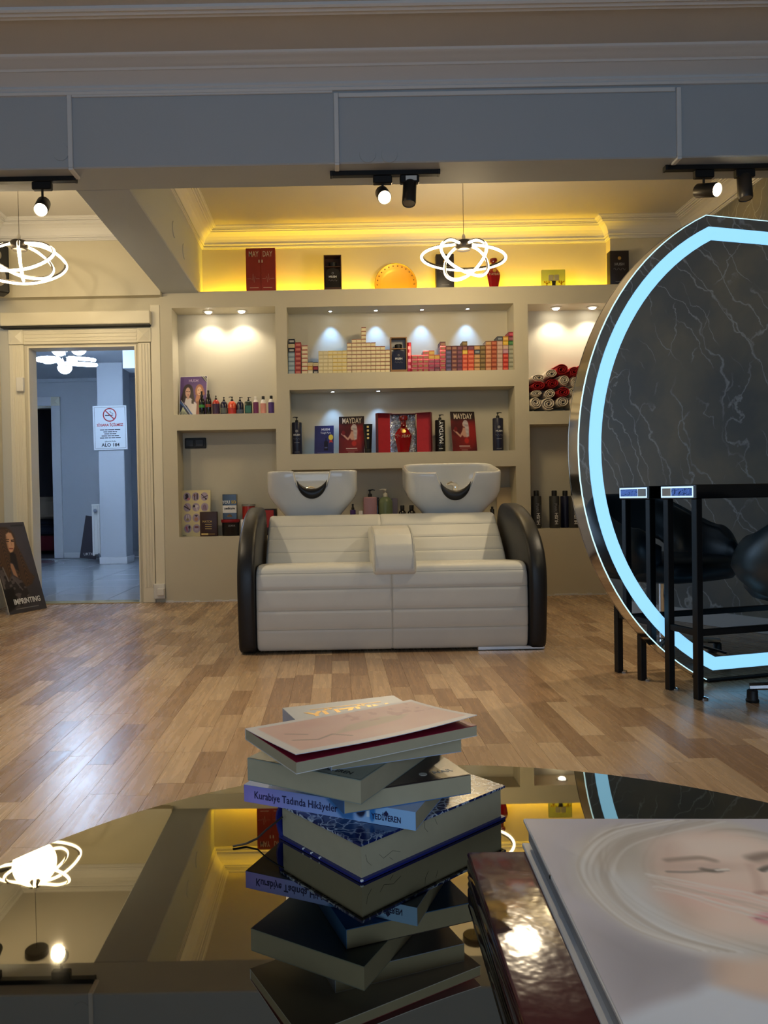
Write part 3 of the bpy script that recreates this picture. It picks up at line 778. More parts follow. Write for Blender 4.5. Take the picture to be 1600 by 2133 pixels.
# ================================================================== black steel consoles on both sides of the mirror
m_insert = mat('console_glass_insert', (70, 86, 130), .12, .9, bump=.5, bs=60)
def console(front, lab):
    # mirror-local frame: s along the mirror, y away from it (negative = camera side)
    L_ = 1.02
    t = thing('console_table', lab, 'console table', mo, MYAW)
    # legs measured from the photograph: outer legs of the near end
    s0 = -.245
    ys = (-.215, -.055) if front else (MTH + .045, MTH + .205)
    tz = .83
    w = .014
    for s_ in (s0, s0 + L_):
        for y in ys:
            MB().rbox(s_ - w, y - w, .0, s_ + w, y + w, tz - .055, .002, 1).build('leg', m_black, t)
            MB().lathe([(.02, 0), (.02, .006), (.008, .01)], 12, T=Matrix.Translation((s_ + .02, y, 0))).build('foot', m_chrome, t)
        MB().rbox(s_ - .010, ys[0] + w, .245, s_ + .010, ys[1] - w, .27, .002, 1).build('stretcher', m_black, t)
    for y in ys if not front else ys[:1]:
        MB().rbox(s0 + w, y - .010, .245, s0 + L_ - w, y + .010, .27, .002, 1).build('stretcher', m_black, t)
    top = MB().rbox(s0 - .02, ys[0] - .02, tz - .055, s0 + L_ + .02, ys[1] + .02, tz, .003, 1).build('console_top', mat('console_black_gloss', (14, 15, 18), .15, coat=.5), t)
    for s_, sg in ((s0 - .02, -1), (s0 + L_ + .02, 1)):
        MB().rbox(min(s_, s_ + sg * .005), ys[0] - .012, tz - .05, max(s_, s_ + sg * .005), ys[1] + .012, tz - .005, .001, 1).build('end_frame', m_chrome, top)
        MB().rbox(min(s_, s_ + sg * .0065), ys[0] - .004, tz - .043, max(s_, s_ + sg * .0065), ys[1] - .05, tz - .012, .001, 1).build('end_insert', m_insert, top)
        MB().rbox(min(s_, s_ + sg * .0065), ys[1] - .046, tz - .043, max(s_, s_ + sg * .0065), ys[1] + .004, tz - .012, .001, 1).build('end_insert', m_white, top)
    return t
console(True, 'black steel console table standing before the mirror')
console(False, 'black steel console table standing behind the mirror')

# ================================================================== salon chair
m_chair = mat('chair_leather', (32, 50, 64), .36, bump=.06, bs=200)
ch = thing('salon_chair', 'dark leather tub chair on a chrome star base beside the mirror', 'chair', (1.86, 2.80, 0), math.radians(15) + math.radians(-12))
# seat cushion
def superring(hx, hy, z, n=48, e=.6, y0=0):
    o = []
    for i in range(n):
        a = 2 * PI * i / n; c, s_ = math.cos(a), math.sin(a)
        o.append((math.copysign(abs(c) ** e, c) * hx, y0 + math.copysign(abs(s_) ** e, s_) * hy, z))
    return o
MB().rings([superring(.20, .19, .38), superring(.27, .26, .395), superring(.295, .285, .43), superring(.29, .28, .47), superring(.25, .25, .495), superring(.10, .10, .50)]).build('seat', m_chair, ch, smooth=60)
# wrap-around shell with an opening above the seat at the back; chair faces +y
NA = 57
def shell_pt(k):
    t = k / (NA - 1) * 2 - 1                 # -1 left front .. 0 back .. 1 right front
    a = -PI / 2 + t * math.radians(128)
    at = abs(t)
    top = .80 - .16 * smoothstep(.25, .85, np.array(at)).item() - .06 * smoothstep(.85, 1, np.array(at)).item()
    bot = .565 - .16 * smoothstep(.32, .58, np.array(at)).item()
    if at > .93: bot += .05 * (at - .93) / .07
    return a, top, bot
R = []
for k in range(NA):
    a, top, bot = shell_pt(k)
    c, s_ = math.cos(a), math.sin(a)
    ring = []
    zm, hh = (top + bot) / 2, (top - bot) / 2
    e_ = 1.0 if 2 < k < NA - 3 else (.75 if k in (2, NA - 3) else (.5 if k in (1, NA - 2) else .15))
    for j in range(20):
        b_ = 2 * PI * j / 20
        cz, sz = math.cos(b_), math.sin(b_)
        zz = zm + math.copysign(abs(sz) ** .7, sz) * hh * (.6 + .4 * e_)
        rad = .300 + .035 * math.sin((zz - bot) / max(.05, top - bot) * PI) + math.copysign(abs(cz) ** .7, cz) * .034 * e_ - (.0 if zz > .5 else .05 * (.5 - zz) / .1)
        ring.append((c * rad * 1.02, s_ * rad, zz))
    R.append(ring)
MB().rings(R).build('shell', m_chair, ch, smooth=70)
MB().lathe([(.075, .37), (.08, .38), (.06, .385)], 20).build('seat_plate', m_black, ch)
MB().lathe([(.026, .08), (.026, .37)], 20).build('gas_column', m_chrome, ch, smooth=40)
MB().lathe([(.06, .055), (.06, .075), (.035, .095)], 24).build('hub', m_chrome, ch, smooth=40)
for k in range(5):
    a = math.radians(160 + 72 * k) - ch.rotation_euler.z
    e = Vector((math.cos(a), math.sin(a), 0))
    lg = MB().tube([e * .04 + Vector((0, 0, .075)), e * .2 + Vector((0, 0, .07)), e * .315 + Vector((0, 0, .058))], [.018, .016, .014], 8).build('base_leg', m_chrome, ch, smooth=40)
    MB().lathe([(.022, 0), (.024, .008), (.02, .014), (.019, .045), (.010, .05)], 16, T=Matrix.Translation(e * .305)).build('glide', m_blackp, lg, smooth=40)

# ================================================================== pendants
WARM = (1.0, 0.77, 0.42)
m_ring = mat('pendant_glow', (255, 240, 210), .5, emit=(255, 232, 186), es=6.0)
m_gun = mat('gunmetal', (62, 58, 56), .35, .7)
def loop(rad, drop, az, wf=1.0, n=72):
    # a closed, slightly drooping ring that starts and ends at the hub
    p = []
    ca, sa = math.cos(az), math.sin(az)
    for i in range(n):
        a = 2 * PI * i / n
        u_ = (1 - math.cos(a)) / 2           # 0 at hub .. 1 at far end
        x = rad * u_ - .05; y = rad * wf * .5 * math.sin(a) * (1 - .1 * math.cos(a)); z = -drop * u_ ** 1.1
        p.append(Vector((x * ca - y * sa, x * sa + y * ca, z)))
    return p
def pendant(loc, rings_, lab, e_):
    t = thing('pendant_lamp', lab, 'lamp', loc)
    ceil = ZC - loc[2]
    MB().lathe([(.034, .03), (.05, .026), (.058, .015), (.056, -.02), (.045, -.032), (0, -.034)], 28).build('hub', m_gun, t, smooth=40)
    MB().lathe([(.012, .03), (.012, .06), (.005, .075)], 12).build('cord_grip', m_chrome, t, smooth=40)
    MB().tube([(0, 0, .05), (0, 0, ceil - .03)], .0016, 6).build('cord', m_gun, t)
    MB().lathe([(.0, ceil - .045), (.07, ceil - .045), (.075, ceil - .04), (.075, ceil - .004), (.07, ceil - .001)], 32).build('canopy', m_gun, t, smooth=40)
    for (pts, fl) in rings_:
        g = MB().tube(pts, .0092, 10, True).build('light_ring', m_ring, t, smooth=60)
        back = [q + Vector((0, 0, .008)) - Vector((q.x, q.y, 0)) * .028 for q in pts]
        MB().tube(back, .007, 6, True).build('ring_channel', m_gun, g, smooth=60)
    point('pendant_glow', (0, 0, -.12), e_, WARM, .14, t)
    return t
def ell(cx_, cz_, a, b, h, az, tilt, cy_=0, n=80):
    R_ = Matrix.Rotation(az, 3, 'Z') @ Matrix.Rotation(tilt, 3, 'X')
    return [R_ @ Vector((a * math.cos(2 * PI * i / n), b * math.sin(2 * PI * i / n), h)) + Vector((cx_, cy_, cz_)) for i in range(n)]
def traced(hub, pts, n=96):     # closed smooth loop through points read as (px, py, depth), in hub-local metres
    q = [P(a, b_, d_) - hub for a, b_, d_ in pts]; m_ = len(q); out = []
    for i in range(n):
        f_ = i / n * m_; k = int(f_); t_ = f_ - k
        p0, p1, p2, p3 = q[k - 1], q[k % m_], q[(k + 1) % m_], q[(k + 2) % m_]
        out.append(.5 * ((2 * p1) + (p2 - p0) * t_ + (2 * p0 - 5 * p1 + 4 * p2 - p3) * t_ ** 2 + (3 * p1 - p0 - 3 * p2 + p3) * t_ ** 3))
    return out
c = P(966, 511, 5.15)
r1 = [(966 + 88 * math.sin(a), 536 - 27 * math.cos(a), 5.15 + .29 * (1 - math.cos(a))) for a in np.linspace(0, 2 * PI, 17)[:-1]]
r2 = [(960, 507, 5.12), (938, 499, 5.02), (921, 508, 4.90), (921, 526, 4.82), (937, 547, 4.80), (962, 563, 4.84), (986, 572, 4.92), (1004, 574, 5.02), (1016, 563, 5.12), (1014, 543, 5.18), (1001, 524, 5.19), (984, 514, 5.17)]
r3 = [(972, 507, 5.12), (994, 500, 5.02), (1012, 508, 4.90), (1012, 527, 4.82), (1000, 549, 4.80), (984, 567, 4.84), (964, 580, 4.92), (944, 583, 5.02), (929, 573, 5.12), (927, 552, 5.18), (936, 530, 5.19), (952, 515, 5.17)]
pendant(c, [(traced(c, q), 0) for q in (r1, r2, r3)], 'looped ring pendant lamp hanging before the yellow cove', 17)
c = P(40, 511, 5.08)
r1 = [(58, 509, 5.10), (96, 517, 5.2), (126, 536, 5.3), (139, 556, 5.35), (126, 573, 5.3), (92, 586, 5.22), (50, 591, 5.15), (4, 585, 5.1), (-40, 572, 5.08), (-72, 552, 5.1), (-66, 530, 5.12), (-30, 513, 5.12), (10, 508, 5.1)]
r2 = [(56, 506, 5.05), (88, 508, 4.95), (109, 518, 4.86), (112, 529, 4.80), (98, 543, 4.78), (66, 557, 4.78), (30, 563, 4.80), (-6, 562, 4.84), (-40, 552, 4.9), (-50, 535, 4.98), (-30, 518, 5.03), (10, 508, 5.06)]
r3 = [(60, 516, 5.12), (86, 531, 5.18), (106, 550, 5.2), (111, 566, 5.18), (98, 579, 5.1), (70, 580, 5.0), (38, 573, 4.9), (4, 556, 4.84), (-22, 538, 4.84), (-20, 522, 4.92), (4, 511, 5.02), (28, 508, 5.08)]
r4 = [(39, 503, 5.05), (38, 508, 4.9), (39, 525, 4.74), (43, 552, 4.66), (48, 580, 4.68), (49, 584, 4.74), (46, 575, 4.86), (43, 552, 4.96), (41, 528, 5.02), (40, 512, 5.06)]
pendant(c, [(traced(c, q), 0) for q in (r1, r2, r3, r4)], 'looped ring pendant lamp hanging before the doorway', 11)

# ================================================================== track lights
m_lampon = mat('lamp_lit', (255, 250, 235), .4, emit=(255, 232, 190), es=38.0)
m_lampoff = mat('lamp_lens', (150, 140, 120), .15)
m_head = mat('lamp_body_bronze', (58, 54, 50), .38, .5)
TY = 3.90
def rail(px0, px1, py, lab):
    a, b_ = P(px0, py, TY).x, P(px1, py, TY).x
    t = thing('track_rail', lab, 'light track', ((a + b_) / 2, TY, BZ - .024))
    h = (b_ - a) / 2
    MB().rbox(-h, -.018, .0, h, .018, .0235, .002, 1).build('profile', m_black, t)
    for s_ in (-1, 1): MB().rbox(s_ * h - .006, -.019, -.001, s_ * h + .006, .019, .0245, .001, 1).build('end_cap', m_blackp, t)
    return t
rail(-160, 157, 372, 'black light track under the beam by the doorway side')
rail(690, 914, 366, 'short black light track under the middle of the beam')
rail(1386, 1760, 352, 'black light track under the beam above the mirror')
def head(px, lab, on, aim, energy=0, stem_h=.075, tgt=None, sticker=False):
    x = P(px, 385, TY).x
    t = thing('track_spotlight', lab, 'spotlight', (x, TY, BZ - .024))
    ad = MB().rbox(-.048, -.017, -.04, .048, .017, -.0005, .004, 1).build('adapter', m_black, t)
    if sticker: MB().rbox(-.02, -.0185, -.03, .035, -.0171, -.006, .0003, 1).build('rating_sticker', m_white, ad)
    MB().tube([(0, 0, -.04), (0, 0, -.04 - stem_h)], .006, 10).build('stem', m_head, t)
    d = Vector(aim).normalized()
    T = Matrix.Translation((0, 0, -.04 - stem_h)) @ d.to_track_quat('-Z', 'Y').to_matrix().to_4x4()
    hd = MB().lathe([(0, .045), (.028, .043), (.034, .036), (.035, -.075), (.032, -.082), (.030, -.078)], 28, T=T).build('lamp_body', m_head, t, smooth=40)
    MB().lathe([(0, -.094 if on else -.079), (.018, -.09 if on else -.079), (.029, -.08 if on else -.078), (.030, -.074)], 24, T=T).build('lens', m_lampon if on else m_lampoff, hd, smooth=60)
    if on and energy:
        l = T @ Vector((0, 0, -.11))
        spot('beam', l, (T @ Vector((0, 0, -1.0))) if tgt is None else l + Vector(tgt), energy, (1.0, .82, .56), math.radians(118), .9, .03, t)
    return t
head(88, 'lit track spotlight by the doorway side', True, (.15, -.75, -.55), 42, tgt=(.3, -.35, -1))
head(797, 'lit spotlight on the middle track', True, (.05, -.8, -.50), 85, .05, tgt=(0, -1.4, -1))
head(853, 'unlit spotlight on the middle track', False, (-.08, -.25, -1), 0, .03, sticker=True)
head(1466, 'lit spotlight on the track above the mirror', True, (.35, -.7, -.25), 55, .06, tgt=(-.35, -.25, -1))
head(1551, 'unlit spotlight on the track above the mirror', False, (-.02, -.15, -1), 0, .03)
# one more head farther along the first track, aimed at the doorway wall
head(-60, 'track spotlight at the far end of the doorway-side track', True, (-.1, .85, -.2), 16, .06, tgt=None)

# ================================================================== cove light and niche downlights
cv = thing('led_strip', 'yellow light strip lying in the cove on top of the niche wall', 'light strip', ((SX1 + 2.25) / 2, 6.235, TZ))
MB().box(-1.62, -.006, 0.0005, 1.62, .006, .004).build('tape', mat('led_tape', (255, 220, 120), .5, emit=(255, 196, 40), es=2.0), cv)
area('cove_glow', (0, -.012, .014), (math.radians(128), 0, 0), 3.24, .03, 18, (1.0, .61, .012), cv)
MB().tube([(-1.62, 0, .004), (-1.68, -.05, .085), (-1.60, -.09, .104), (-1.52, -.08, .107), (-1.45, -.1, .104)], .0025, 6).build('lead', mat('lead_orange', (150, 80, 20), .5), cv)
m_dl = mat('downlight_lit', (255, 255, 255), .4, emit=(255, 248, 235), es=22.0)
m_dlb = mat('downlight_blue', (255, 255, 255), .4, emit=(215, 232, 255), es=16.0)
def downlight(px, py, ny, zt, warm, lab, e_):
    p = P(px, py, ny); p.z = zt
    t = thing('downlight', lab, 'downlight', p, 0, 'niche downlights')
    if warm:
        MB().lathe([(.045, 0), (.045, -.006), (.034, -.010), (.030, -.006)], 28).build('bezel', m_chrome, t, smooth=40)
        MB().lathe([(0, -.022), (.014, -.02), (.026, -.012), (.030, -.004)], 16).build('lens', m_dl, t, smooth=40)
        spot('downlight_beam', (0, 0, -.035), (0, .05, -1), e_, (1.0, .87, .68), math.radians(125), .7, .012, t).location = (0, 0, -.035)
        t.children[-1].rotation_euler = (math.radians(7), 0, 0)
    else:
        MB().lathe([(.022, 0), (.022, -.004), (.016, -.006), (.014, -.003)], 24).build('bezel', m_chrome, t, smooth=40)
        MB().lathe([(0, -.007), (.012, -.006), (.014, -.003)], 16).build('lens', m_dlb, t, smooth=40)
        s_ = spot('downlight_beam', (0, 0, -.02), (0, .05, -1), e_, (.24, .50, 1.0), math.radians(66), .9, .008, t); s_.location = (0, 0, -.02)
        s_.rotation_euler = (math.radians(14), 0, 0)
W = ('left', 'right')
downlight(434, 641, 6.22, NICHE['A'][3], True, 'bright downlight in the purple-poster niche, nearer the doorway', 5.5)
downlight(503, 640, 6.22, NICHE['A'][3], True, 'bright downlight in the purple-poster niche, nearer the dye-box niche', 5.5)
downlight(1158, 634, 6.22, NICHE['F'][3], True, 'bright downlight in the towel niche, nearer the dye-box niche', 5.5)
downlight(1234, 633, 6.22, NICHE['F'][3], True, 'bright downlight in the towel niche, nearer the mirror', 5.5)
for i, px in enumerate((688, 783, 879, 974)):
    downlight(px, 641, 6.24, NICHE['C'][3], False, ('first', 'second', 'third', 'fourth')[i] + ' small blue-white downlight from the doorway end of the dye-box niche', 6)
for i, px in enumerate((693, 788)):
    downlight(px, 808, 6.22, NICHE['D'][3], False, ('first', 'second')[i] + ' small blue-white downlight from the doorway end of the pump-bottle niche', 4)

# ================================================================== hall chandelier, sign, radiator
HC = (0.42, .66, 1.0)
m_globe = mat('globe_glow', (240, 246, 255), .4, emit=(196, 222, 255), es=38.0)
cp = P(138, 752, 8.3)
chd = thing('chandelier', 'glowing white ring and globe chandelier in the hall', 'chandelier', cp)
MB().tube([(0, 0, .0), (0, 0, HZ - cp.z)], .008, 8).build('rod', m_chrome, chd)
MB().lathe([(.0, HZ - cp.z - .03), (.09, HZ - cp.z - .03), (.09, HZ - cp.z)], 24).build('canopy', m_chrome, chd)
MB().lathe([(0, -.03), (.04, -.02), (.04, .03), (0, .04)], 16).build('hub', m_chrome, chd, smooth=40)
def dome(x, y, z, r, flip=1):
    g = MB().lathe([(r, 0)] + [(r * math.cos(a), -flip * r * .95 * math.sin(a)) for a in np.linspace(.12, PI / 2 - .01, 8)] + [(0, -flip * r * .95)], 20, T=Matrix.Translation((x, y, z))).build('globe', m_globe, chd, smooth=50)
    MB().lathe([(r * 1.01, .0), (r * .8, .03), (r * .3, .045), (0, .047)], 20, T=Matrix.Translation((x, y, z))).build('globe_cap', m_chrome, g, smooth=40)
dome(.0, -.05, -.075, .075); dome(-.10, .08, .15, .085); dome(.12, .05, .15, .085)
def rng_(x, y, z, r, tx, ty):
    R_ = Matrix.Translation((x, y, z)) @ (Euler((tx, ty, 0)).to_matrix().to_4x4())
    MB().tube([R_ @ Vector((r * math.cos(2 * PI * i / 40), r * math.sin(2 * PI * i / 40), 0)) for i in range(40)], .016, 8, True).build('glow_ring', m_globe, chd, smooth=50)
rng_(-.19, 0, .02, .115, .35, .1); rng_(-.16, -.04, .0, .06, .5, 0); rng_(.17, 0, .02, .13, .12, .1); rng_(.17, .02, -.035, .14, .1, .05); rng_(.04, -.08, -.02, .09, .4, -.1)
point('chandelier_glow', (0, -.0, -.25), 16, HC, .18, chd)
# no smoking sign on the column
sg = thing('no_smoking_sign', 'white no-smoking notice fixed to the hall column', 'sign', P(231, 937, 10.03), 0)
sg.rotation_euler = (0, math.radians(-.6), 0)
SW, SHH = .44, .575
m_paper = mat('sign_paper', (236, 238, 240), .5); m_red = mat('sign_red', (190, 45, 50), .5); m_ink = mat('ink_black', (24, 24, 28), .6)
MB().rbox(-SW / 2, -.004, 0, SW / 2, 0, SHH, .001, 1).build('sheet', m_paper, sg)
MB().box(-SW / 2 + .02, -.0046, .02, SW / 2 - .02, -.0041, .023).box(-SW / 2 + .02, -.0046, SHH - .023, SW / 2 - .02, -.0041, SHH - .02).box(-SW / 2 + .02, -.0046, .0231, -SW / 2 + .023, -.0041, SHH - .0231).box(SW / 2 - .023, -.0046, .0231, SW / 2 - .02, -.0041, SHH - .0231).build('border', m_ink, sg)
MB().tube([(.082 * math.cos(2 * PI * i / 40), -.0045, .455 + .082 * math.sin(2 * PI * i / 40)) for i in range(40)], .007, 6, True, flat=1).build('prohibition_ring', m_red, sg)
MB().tube([(-.058, -.006, .513), (.058, -.006, .397)], .007, 6).build('prohibition_bar', m_red, sg)
MB().box(-.06, -.0047, .442, .03, -.0042, .455).box(.036, -.0047, .442, .044, -.0042, .455).build('cigarette', m_ink, sg)
MB().tube([(.04, -.0045, .46), (.045, -.0045, .475), (.02, -.0045, .48), (.0, -.0045, .50), (.02, -.0045, .505)], .0035, 5).build('smoke', m_ink, sg)
text('SİGARA İÇİLMEZ', .046, m_red, sg, (0, -.005, .322), sx=.95, bold=.0012)
for i, ws in enumerate(((8, 5, 11, 10), (7, 8, 4, 3), (9, 4, 7), (10, 6, 5, 8), (8, 6, 4, 7, 9))):
    tot = sum(ws) * .0072 + (len(ws) - 1) * .006; x_ = -tot / 2; mb = MB()
    for w_ in ws:
        mb.box(x_, -.0047, .256 - i * .0265, x_ + w_ * .0072, -.0042, .267 - i * .0265); x_ += w_ * .0072 + .006
    mb.build('small_print', m_ink, sg)
text('ŞİKAYET İÇİN', .022, m_ink, sg, (0, -.005, .108), bold=.0004)
text('ALO 184', .062, m_ink, sg, (0, -.005, .062), bold=.0014)
rd = thing('radiator', 'white panel radiator seen end-on beside the hall column', 'radiator', (P(199, 1040, 10.2).x, 10.2, .10))
MB().rbox(-.055, 0, 0, -.025, .9, .68, .006, 2).build('panel', m_white, rd); MB().rbox(.02, 0, 0, .05, .9, .68, .006, 2).build('panel', m_white, rd)
MB().rbox(-.025, .004, .02, .02, .89, .66, .003, 1).build('fin', m_white, rd)
MB().rbox(-.057, -.003, .66, .052, .9, .685, .004, 1).build('top_grille', m_white, rd)
MB().lathe([(.02, 0), (.024, .03), (0, .032)], 14, T=Matrix.Translation((-.0, -.003, .60)) @ Matrix.Rotation(PI / 2, 4, 'X')).build('bleed_valve', m_chrome, rd)
MB().tube([(.03, -.02, .03), (.06, -.03, -.02), (.06, -.02, -.095)], .01, 8).build('pipe', m_chrome, rd)
lp = thing('leaning_board', 'dark poster board leaning behind the hall radiator', 'poster', (P(183, 1160, 10.9).x, 10.85, 0), .3)
MB().box(-.10, -.006, 0.02, .12, .006, .62, T=Matrix.Rotation(.16, 4, 'Y')).build('board', mat('board_dark', (52, 48, 60), .5), lp)
text('URTIC', .05, m_white, lp, (.03, -.009, .08))
# ================================================================== loudspeaker on the left wall
c = P(2, 560, 5.75)
ls = thing('loudspeaker', 'black wall loudspeaker behind the doorway pendant', 'loudspeaker', (XL + .13, 5.72, 2.38), math.radians(40))
ls.scale = (.7, .7, .8)
MB().rbox(-.13, -.0, 0, .13, .2, .44, .02, 3).build('cabinet', m_blackp, ls)
MB().lathe([(.085, 0), (.09, .008), (.075, .01), (.03, -.01), (0, 0)], 28, T=Matrix.Translation((0, -.001, .14)) @ Matrix.Rotation(PI / 2, 4, 'X')).build('woofer', mat('cone_grey', (120, 114, 104), .5), ls, smooth=40)
MB().lathe([(.045, 0), (.048, .006), (.03, .006), (.012, -.004), (0, .004)], 24, T=Matrix.Translation((0, -.001, .34)) @ Matrix.Rotation(PI / 2, 4, 'X')).build('tweeter', M['cone_grey'], ls, smooth=40)
MB().rbox(-.03, .19, .18, .03, .24, .26, .005, 1).build('bracket', m_black, ls)
# ================================================================== goods in the niches
def base(px, Z, y):          # point on a niche floor at height Z, depth y, under pixel column px
    d = ray(px, 900); x = None
    # iterate to account for the slight roll of the photograph
    p = P(px, 900, y)
    for _ in range(4):
        q = proj((p.x, y, Z)); p.x += (px - q[0]) / FPX * y
    return Vector((p.x, y, Z))
def top_z(px, py, y): return P(px, py, y).z
def mm(name, c, **k): return mat(name, c, **k)
m_gold = mat('gold_print', (205, 165, 90), .35, .6); m_wprint = mat('white_print', (235, 235, 235), .5); m_gprint = mat('grey_print', (150, 150, 155), .5)
def pump(par, z, s, m, d=-1, big=False):
    # collar, neck and nozzle as one pump part
    k = s
    b = MB().lathe([(.5 * k, z), (.5 * k, z + .5 * k), (.42 * k, z + .75 * k), (.16 * k, z + .85 * k), (.16 * k, z + 1.35 * k), (.36 * k, z + 1.4 * k), (.36 * k, z + 1.75 * k), (0, z + 1.8 * k)], 16)
    b.tube([(0, 0, z + 1.62 * k), (d * .7 * k, 0, z + 1.70 * k), (d * 1.25 * k, 0, z + 1.58 * k)], [.17 * k, .14 * k, .10 * k], 8)
    return b.build('pump', m, par, smooth=40)
def bottle(name, lab, pos, w, h, m_body, style='round', cap='pump', m_cap=None, band=None, rz=0, group=None, nd=-1, dy=None, sh=.12, label_mat=None, lab_z=(.12, .62), cat='bottle'):
    t = thing(name, lab, cat, pos, rz, group)
    r = w / 2
    if style == 'square':
        MB().rbox(-r, -r * .7, 0, r, r * .7, h, min(.012, r * .4), 3).build('body', m_body, t, smooth=40)
        ry = r * .7
    else:
        prof = [(r * .93, 0), (r, h * .02), (r, h * (1 - sh)), (r * .92, h * (1 - sh * .6)), (r * .66, h * (1 - sh * .2)), (r * .40, h)]
        if style == 'cyl': prof = [(r * .95, 0), (r, h * .02), (r, h * .97), (r * .93, h * .995), (r * .4, h)]
        MB().lathe(prof, 24).build('body', m_body, t, smooth=40)
        ry = r
    mc = m_cap or m_blackp
    if cap == 'pump': pump(t, h, r * .62, mc, nd)
    elif cap == 'cap': MB().lathe([(r * .52, h), (r * .52, h + r * 1.0), (r * .46, h + r * 1.1), (0, h + r * 1.1)], 18).build('cap', mc, t, smooth=40)
    elif cap == 'mist':
        MB().lathe([(r * .5, h), (r * .5, h + r * .7), (r * .34, h + r * .9), (r * .3, h + r * 1.6), (r * .36, h + r * 1.65), (r * .36, h + r * 2.0), (0, h + r * 2.0)], 16).build('pump', mc, t, smooth=40)
    if label_mat is not None:
        z0, z1 = h * lab_z[0], h * lab_z[1]
        if style == 'square': MB().box(-r * .8, -ry - .0008, z0, r * .8, -ry, z1).build('label', label_mat, t)
        else: MB().lathe([(r + .0006, z0), (r + .0006, z1)], 24).build('label', label_mat, t, smooth=40)
    return t
# ---- purple-poster niche (A)
ya = 6.21; za = NICHE['A'][2]
def hgt(px, py, pos): return top_z(px, py, pos.y) - pos.z
m_bk = mat('bottle_black', (16, 16, 18), .2, coat=.4)
spec_ = [
    (421, 12.5, 828, 'hair_oil_bottle', 'black mist bottle with a green band before the purple poster', m_bk, 'mist', mat('band_green', (58, 140, 60), .4), (.42, .58), -1),
    (435, 12.5, 826, 'hair_oil_bottle', 'black mist bottle with a rust red band beside the purple poster', m_bk, 'mist', mat('band_rust', (150, 66, 44), .4), (.42, .58), -1),
    (450.5, 15.5, 833, 'soap_bottle', 'red pump bottle with dark purple label in the poster niche', mat('soap_red', (188, 60, 50), .2, coat=.3), 'pump0', mat('label_purple', (58, 34, 66), .4), (.06, .72), -1),
    (467, 15.5, 836, 'soap_bottle', 'navy pump bottle with gold print between the red and orange bottles', mat('soap_navy', (30, 30, 58), .2, coat=.3), 'pump0', mat('label_navy_gold', (92, 98, 96), .4), (.12, .5), -1),
    (484, 17.5, 836, 'soap_bottle', 'orange red pump bottle with nozzle out to the side', mat('soap_orange', (226, 84, 52), .2, coat=.3), 'pump', mat('label_red', (190, 50, 40), .4), (.06, .48), -1),
    (500.5, 15.5, 836, 'soap_bottle', 'dark navy pump bottle right beside the orange one', M.get('soap_navy') or mat('soap_navy', (30, 30, 58)), 'pump', mat('label_slate', (74, 84, 104), .4), (.08, .36), 1),
    (518, 15.5, 836, 'soap_bottle', 'square dark green pump bottle in the poster niche', mat('soap_green', (46, 58, 44), .2, coat=.3), 'pump', mat('label_teal', (54, 110, 92), .4), (.12, .66), 1),
    (533.5, 11, 832, 'shampoo_bottle', 'white capped small bottle with magenta purple label', mat('bottle_white', (232, 228, 222), .3), 'cap', mat('label_magenta', (110, 40, 92), .4), (.02, .80), 1),
    (549, 12, 832, 'shampoo_bottle', 'black capped small bottle with pink label', M.get('bottle_white'), 'cap', mat('label_pink', (216, 150, 138), .4), (.02, .72), 1),
    (565.5, 12, 831, 'shampoo_bottle', 'black capped small bottle with violet label at the niche end', M.get('bottle_white'), 'cap', mat('label_violet', (84, 56, 130), .4), (.02, .76), 1)]
for (px, wpx, py, nm, lb, mb_, cap, lm, lz, nd) in spec_:
    mb_ = mb_ or M['bottle_white']
    pos = base(px, za, ya - .03); w = wpx / FPX * pos.y
    pos.z = za; h = hgt(px, py, pos)
    bottle(nm, lb, pos, w, h, mb_, 'square' if 'square' in lb else 'round', 'pump' if cap.startswith('pump') else cap, (M['bottle_white'] if 'white capped' in lb else m_blackp), label_mat=lm, lab_z=lz, nd=nd,
           group='soap and shampoo bottles in the poster niche', sh=.28, rz=(PI / 2 if cap == 'pump0' else 0))
